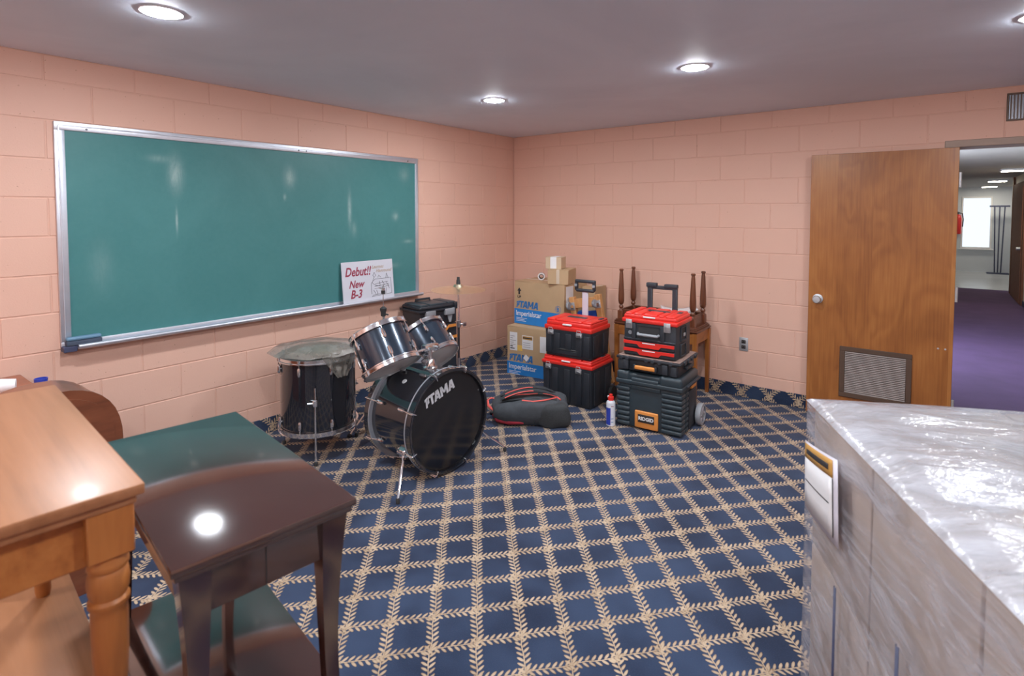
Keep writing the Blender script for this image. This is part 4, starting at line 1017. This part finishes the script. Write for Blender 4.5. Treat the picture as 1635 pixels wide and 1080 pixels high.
# lower straight-legged bench by the back wall with an upside-down turned-leg bench on it
sbn = thing('wooden_bench', 'light brown bench with straight legs at back wall behind black toolboxes', 'bench', (1.812, -.205, 0), 0, 'benches at the back wall')
L, W, H = .755, .350, .580
bench_top(sbn, L, W, H, 'walnut_top', .022)
aprons(sbn, L, W, H-.11, H-.020, 'oak_frame', .022)
for sx in (-1, 1):
    for sy in (-1, 1):
        m = MB(); x, y = sx*(L/2-.022), sy*(W/2-.022)
        a = [m.bm.verts.new((x+q*.019, y+r*.019, H-.021)) for q, r in ((-1, -1), (1, -1), (1, 1), (-1, 1))]; b = [m.bm.verts.new((x+q*.013, y+r*.013, 0)) for q, r in ((-1, -1), (1, -1), (1, 1), (-1, 1))]
        for k in range(4): m.bm.faces.new((a[k], b[k], b[(k+1) % 4], a[(k+1) % 4]))
        m.bm.faces.new(a); m.bm.faces.new(b[::-1]); m.build('leg', 'oak_leg', sbn, 30)
ub = thing('wooden_bench', 'dark wooden bench upside down with four turned legs pointing up', 'bench', (1.800, -.190, .580), 0, 'benches at the back wall')
L, W = .745, .335
m = MB(); m.box((-L/2, -W/2, 0), (L/2, W/2, .012), .003, 2); m.box((-L/2+.008, -W/2+.008, .011), (L/2-.008, W/2-.008, .022), .003, 2); m.build('bench_top', 'walnut_top', ub)
aprons(ub, L, W, .020, .110, 'walnut_top', .045)
for sx in (-1, 1):
    for sy in (-1, 1):
        m = MB(); turned_leg(m, sx*(L/2-.045)*1.0, sy*(W/2-.045), .021, .470, .048, .0265, True); m.build('leg', 'walnut_leg', ub)
for i in range(5):
    m = MB(); sgn = 1 if i % 2 else -1
    m.grid(lambda u, v: Vector(((u-.5)*.30, (v-.5)*.21, .10*(u-.5)**2*(i == 4))), 10, 4)
    o = m.build('paper_sheet', 'paper'); o.location = (1.90+.012*i, -.19+.008*i, .580+.1165+.0020*i); o.rotation_euler = (0, 0, .22*i-.4)
    sol = o.modifiers.new('thickness', 'SOLIDIFY'); sol.thickness = .0012
    tag(o, 'loose white paper sheet on the upside-down bench behind toolboxes', 'paper', 'papers on upside-down bench')

# ================================================================== DESK, ARCHED CABINET at the left wall
ds = thing('desk', 'reddish brown desk top against left wall below the chalkboard corner', 'desk', (.30, -4.72, 0))
bx('desk_top', 'desk_wood', ds, (-.27, -.55, .700), (.30, .615, .727), .004, 2)
for s in (-1, 1): bx('side_panel', 'desk_wood', ds, (-.25, s*.52+.03-.012, 0), (.26, s*.52+.03+.012, .700), .002, 1)
bx('back_panel', 'desk_wood', ds, (-.24, -.47, .25), (-.222, .53, .70), .002, 1)
cu = thing('paper_cup', 'white paper cup lying on the reddish desk at left edge', 'cup', (.40, -4.19, .727))
MB().lathe([(.0, 0), (.028, 0), (.037, .085), (.034, .085), (.026, .004), (0, .004)], Matrix.Translation((0, 0, .037)) @ frame((-.3, -1, .05)), 20, False).build('cup_wall', 'white', cu)
bo = thing('blue_cup', 'small blue item lying on the reddish desk at left edge', 'cup', (.415, -4.105, .727))
MB().lathe([(0, 0), (.022, 0), (.026, .05), (.023, .05), (.019, .004), (0, .004)], None, 18, False).build('cup_wall', 'can_blue', bo)
ac = thing('arched_cabinet', 'brown wooden cabinet with rounded top between chalkboard wall and benches', 'cabinet', (1.0, -4.195, 0))
def arch(w, h, r, n=18):
    pts = [(w/2, 0)]
    for k in range(n+1):
        a = PI*k/n; ca_, sa_ = math.cos(a), math.sin(a)
        pts.append((w/2*(abs(ca_)**.80)*(1 if ca_ >= 0 else -1), h-r + r*(abs(sa_)**.80)))
    pts.append((-w/2, 0)); return pts
My = Matrix(((0, 0, 1, 0), (1, 0, 0, 0), (0, 1, 0, 0), (0, 0, 0, 1)))
MB().prism(arch(.450, .838, .26), -.26, -.020, My).build('body', 'cabinet_wood', ac, 30)
MB().prism(arch(.462, .845, .265), -.022, .0, My).build('front_rim', 'cabinet_wood', ac, 30)
MB().prism(arch(.405, .810, .24), -.0, .006, My).build('front_panel', 'cabinet_wood', ac, 30)

# ================================================================== BACKPACK, SPRAY CAN
bp = thing('backpack', 'black and grey backpack with red trim lying on the patterned carpet', 'backpack', (1.325, -1.500, 0), 38)
def sg(c, e): return math.copysign(abs(c)**e, c)
def packf(u, v, hx=.275, hy=.165, hz=.088, amp=1.0):
    a = 2*PI*u; b = PI*(v-.5); e1, e2 = .50, .42
    x, y, z = hx*sg(math.cos(a), e1)*sg(math.cos(b), e2), hy*sg(math.sin(a), e1)*sg(math.cos(b), e2), hz*sg(math.sin(b), e2)
    k = (x/hx+1)/2                                   # 0 = top end of the bag (left), 1 = bottom end
    y *= .80+.28*math.sin(k*PI*.8); z *= .86+.30*math.sin(k*PI*.85)
    r1 = 1-abs(noise.noise(Vector((x*6+2, y*6, z*9)))); n = noise.noise(Vector((x*11, y*11, z*11+5)))
    f = 1+amp*(.16*(r1-.75)+.08*n)
    if z < 0 and y < 0: y *= 1-.25*(z/-hz)            # undercut towards the floor
    return Vector((x*f, y*f, max(0, z*f+hz*.97)))
MB().grid(packf, 72, 32, True).build('body', 'fabric_grey', bp, 80)
def pocketf(u, v):
    q = packf(u, v, .120, .075, .078, 1.6); return Vector((.165+q.x, -.122+q.y, q.z))
MB().grid(pocketf, 40, 20, True).build('side_pocket', 'fabric_mesh', bp, 80)
def topz(x, y):
    k = (x/.275+1)/2; return .088*.97+.088*(.86+.30*math.sin(max(0, min(1, k))*PI*.85))*(1-min(.999, abs(x)/.30)**5)**.4*(1-min(.999, abs(y)/.185)**5)**.4
MB().grid(lambda u, v: Vector((-.205+.40*u, -.095+.19*v, topz(-.205+.40*u, -.095+.19*v)+.004+.004*noise.noise(Vector((u*6, v*6, 2))))), 20, 12).build('back_panel', 'fabric_black', bp, 80)
for y, q in ((-.055, .010), (.060, .0)):
    pts = [(x, y+.025*math.sin(x*8+1), topz(x, y)+.008+.030*math.sin((x+.22)/.42*PI)+q) for x in [-.22+.035*i for i in range(13)]]
    MB().tube(pts, [.014]+[.030]*9+[.022, .014, .008], 10, False, .34).build('shoulder_strap', 'fabric_black', bp)
    MB().tube([(a, b-.027, c+.003) for a, b, c in pts[1:8]], .0042, 6).build('piping', 'coral', bp)
for P_ in ([(-.06, -.115), (.02, -.135), (.10, -.120), (.16, -.085), (.20, -.04)], [(.10, .02), (.16, .0), (.20, -.03), (.225, -.07)], [(-.16, .02), (-.08, .005), (.0, .0), (.06, .01)]):
    MB().tube([(a, b, topz(a, b)+.006) for a, b in P_], .0055, 6).build('piping', 'coral', bp)
MB().tube([(-.250, .060, .135), (-.290, .058, .148), (-.315, .030, .140), (-.310, -.020, .118), (-.280, -.060, .105), (-.235, -.085, .100)], .0095, 8, False, .6).build('grab_handle', 'coral', bp)
MB().tube([(-.255, .065, .050), (-.262, -.020, .046), (-.235, -.090, .040), (-.150, -.128, .034), (-.050, -.145, .028)], [.008, .018, .024, .022, .006], 10, False, 1.0).build('base_trim', 'fabric_red', bp)
MB().tube([(-.24, -.075, .082), (-.16, -.118, .080), (-.06, -.140, .078), (.03, -.152, .078)], .0045, 6).build('zip', 'fabric_black', bp)
for x in (.035, .062): MB().tube([(x, -.148, .02), (x+.004, -.160, .07), (x, -.145, .13), (x-.004, -.10, .170)], .0055, 6).build('side_strap', 'fabric_black', bp)

sc_ = thing('spray_can', 'white and blue aerosol can with red cap standing on carpet beside toolbox', 'spray can', (1.858, -1.225, 0))
MB().lathe([(.0, 0), (.030, 0), (.033, .003), (.033, .006), (.0325, .008), (.0325, .165), (.030, .175), (.020, .185), (0, .186)], None, 28).build('can_body', 'can_white', sc_)
m = MB(); n = 16; vs0 = []
for i in range(n+1):
    a = math.radians(175+120*i/n); vs0.append((.0330*math.cos(a), .0330*math.sin(a)))
m.grid(lambda u, v: Vector((vs0[int(round(u*n))][0], vs0[int(round(u*n))][1], .010+.125*v)), n, 2); m.build('blue_label', 'can_blue', sc_)
for z in (.03, .055, .145): 
    mm = MB(); mm.grid(lambda u, v: Vector((.0331*math.cos(math.radians(300+34*u)), .0331*math.sin(math.radians(300+34*u)), z+.004*v)), 6, 1); mm.build('print_line', 'ink_red' if z > .1 else 'blue_text', sc_)
MB().lathe([(.0, .186), (.0215, .186), (.021, .210), (.012, .214), (.012, .228), (0, .229)], None, 20).build('cap', 'red_plastic', sc_)
bx('nozzle', 'white', sc_, (-.026, -.006, .200), (-.010, .006, .214), .002, 1)

# ================================================================== SHRINK-WRAPPED PALLET
PA = Vector((3.431, -2.937)); PR = 26.5
pl = thing('wrapped_pallet', 'tall pallet load of cartons in clear stretch film at right foreground', 'pallet', (PA.x, PA.y, 0), PR)
PL_, PW, PH = 1.02, 1.22, 1.0      # local +x along the far edge, -y towards the camera
for y in (-.06, -.60, -1.14): bx('pallet_block', 'pallet_wood', pl, (.02, y-.05, .022), (PL_-.02, y+.05, .100), .002, 1)
for i in range(7): bx('pallet_board', 'pallet_wood', pl, (.01+i*.148, -PW+.01, .100), (.01+i*.148+.105, -.01, .118), .002, 1)
for i in range(3): bx('pallet_board', 'pallet_wood', pl, (.02+i*.44, -PW+.02, 0), (.02+i*.44+.10, -.02, .022), .002, 1)
g = .006
for iz in range(2):
    for ix in range(2):
        for iy in range(3):
            z0_ = .119+iz*.432
            bx('carton', 'carton_grey', pl, (.015+ix*.498, -PW+.012+iy*.400, z0_), (.015+ix*.498+.490, -PW+.012+iy*.400+.392, z0_+.428), .006, 2)
def film_top(u, v):
    x = -.004+u*(PL_+.008); y = .004-v*(PW+.008)
    n = noise.fractal(Vector((x*2.2+y*.6, y*6.0, 1.7)), 1.0, 2.1, 4)
    e = min(u, 1-u, v, 1-v); k = min(1, e/.06)
    z = .984+.016*n*k + .012*math.sin(x*5+1)*k + .004*k
    if e <= 0: z = .978
    return Vector((x, y, max(z, .982 if k > .5 else .976)))
ftp = MB().grid(film_top, 90, 110).build('film_top', 'film_top', pl, 80)
per = []
for a, b, cnt in (((0, 0), (PL_, 0), 50), ((PL_, 0), (PL_, -PW), 60), ((PL_, -PW), (0, -PW), 50), ((0, -PW), (0, 0), 60)):
    for i in range(cnt):
        q = i/cnt; x, y = a[0]+(b[0]-a[0])*q, a[1]+(b[1]-a[1])*q
        dx, dy = b[0]-a[0], b[1]-a[1]; l_ = math.hypot(dx, dy); nx, ny = -dy/l_, dx/l_
        per.append((x, y, nx, ny, min(q, 1-q)))
def film_side(u, v):
    x, y, nx, ny, e = per[int(round(u*len(per))) % len(per)]
    z = .03+.948*v; n = noise.fractal(Vector((x*5, y*5, z*3.5)), 1.0, 2.0, 4); k = min(1, e/.06)
    o = .007+.011*max(-.4, n)*k*min(1, (1-v)/.05+.15)
    return Vector((x+nx*o, y+ny*o, z))
MB().grid(film_side, len(per), 60, True).build('film_side', 'film_side', pl, 80)
# pouch label on the side that faces left (local x = 0), next to the far corner
def pouch(u, v, inset=0, off=.020):
    y = -.035-.245*u; z = .88-.06*0-.30*v
    return Vector((-off-.004*math.sin(u*5), y, z))
def quad(name, mat, y0_, y1_, z0_, z1_, off, par):
    m = MB(); m.grid(lambda u, v: Vector((-off-.004*math.sin(u*3.1), y0_+(y1_-y0_)*u, z0_+(z1_-z0_)*v)), 8, 2)
    o = m.build(name, mat, par); s_ = o.modifiers.new('thickness', 'SOLIDIFY'); s_.thickness = .0008; return o
LC = ((-.056, .876), (-.304, .926), (-.325, .708), (-.064, .683))      # far top, near top, near bottom, far bottom
def lq(name, mat, u0, u1, v0, v1, off, par):
    def f(u, v):
        U, V = u0+(u1-u0)*u, v0+(v1-v0)*v
        a = [LC[0][k]*(1-U)+LC[1][k]*U for k in (0, 1)]; b = [LC[3][k]*(1-U)+LC[2][k]*U for k in (0, 1)]
        return Vector((-off-.004*math.sin(U*3.1), a[0]*(1-V)+b[0]*V, a[1]*(1-V)+b[1]*V))
    o = MB().grid(f, 8, 3).build(name, mat, par); q = o.modifiers.new('thickness', 'SOLIDIFY'); q.thickness = .0008; return o
lb = lq('label_pouch', 'pale_plastic', 0, 1, 0, 1, .0215, pl)
lq('label_sheet', 'paper', .02, .88, .24, .93, .0232, lb); lq('label_banner', 'orange_label', .02, .90, .03, .24, .0236, lb)
lq('print_line', 'ink_black', .10, .80, .10, .17, .0244, lb); lq('print_line', 'ink_black', .06, .80, .56, .575, .0244, lb); lq('print_line', 'ink_black', .885, .90, .25, .93, .0236, lb)
for y, z0_, z1_ in ((-.30, .02, .60), (-.62, .1, .70)): quad('strap', 'dark_blue', y, y-.012, z0_, z1_, .0195, pl)
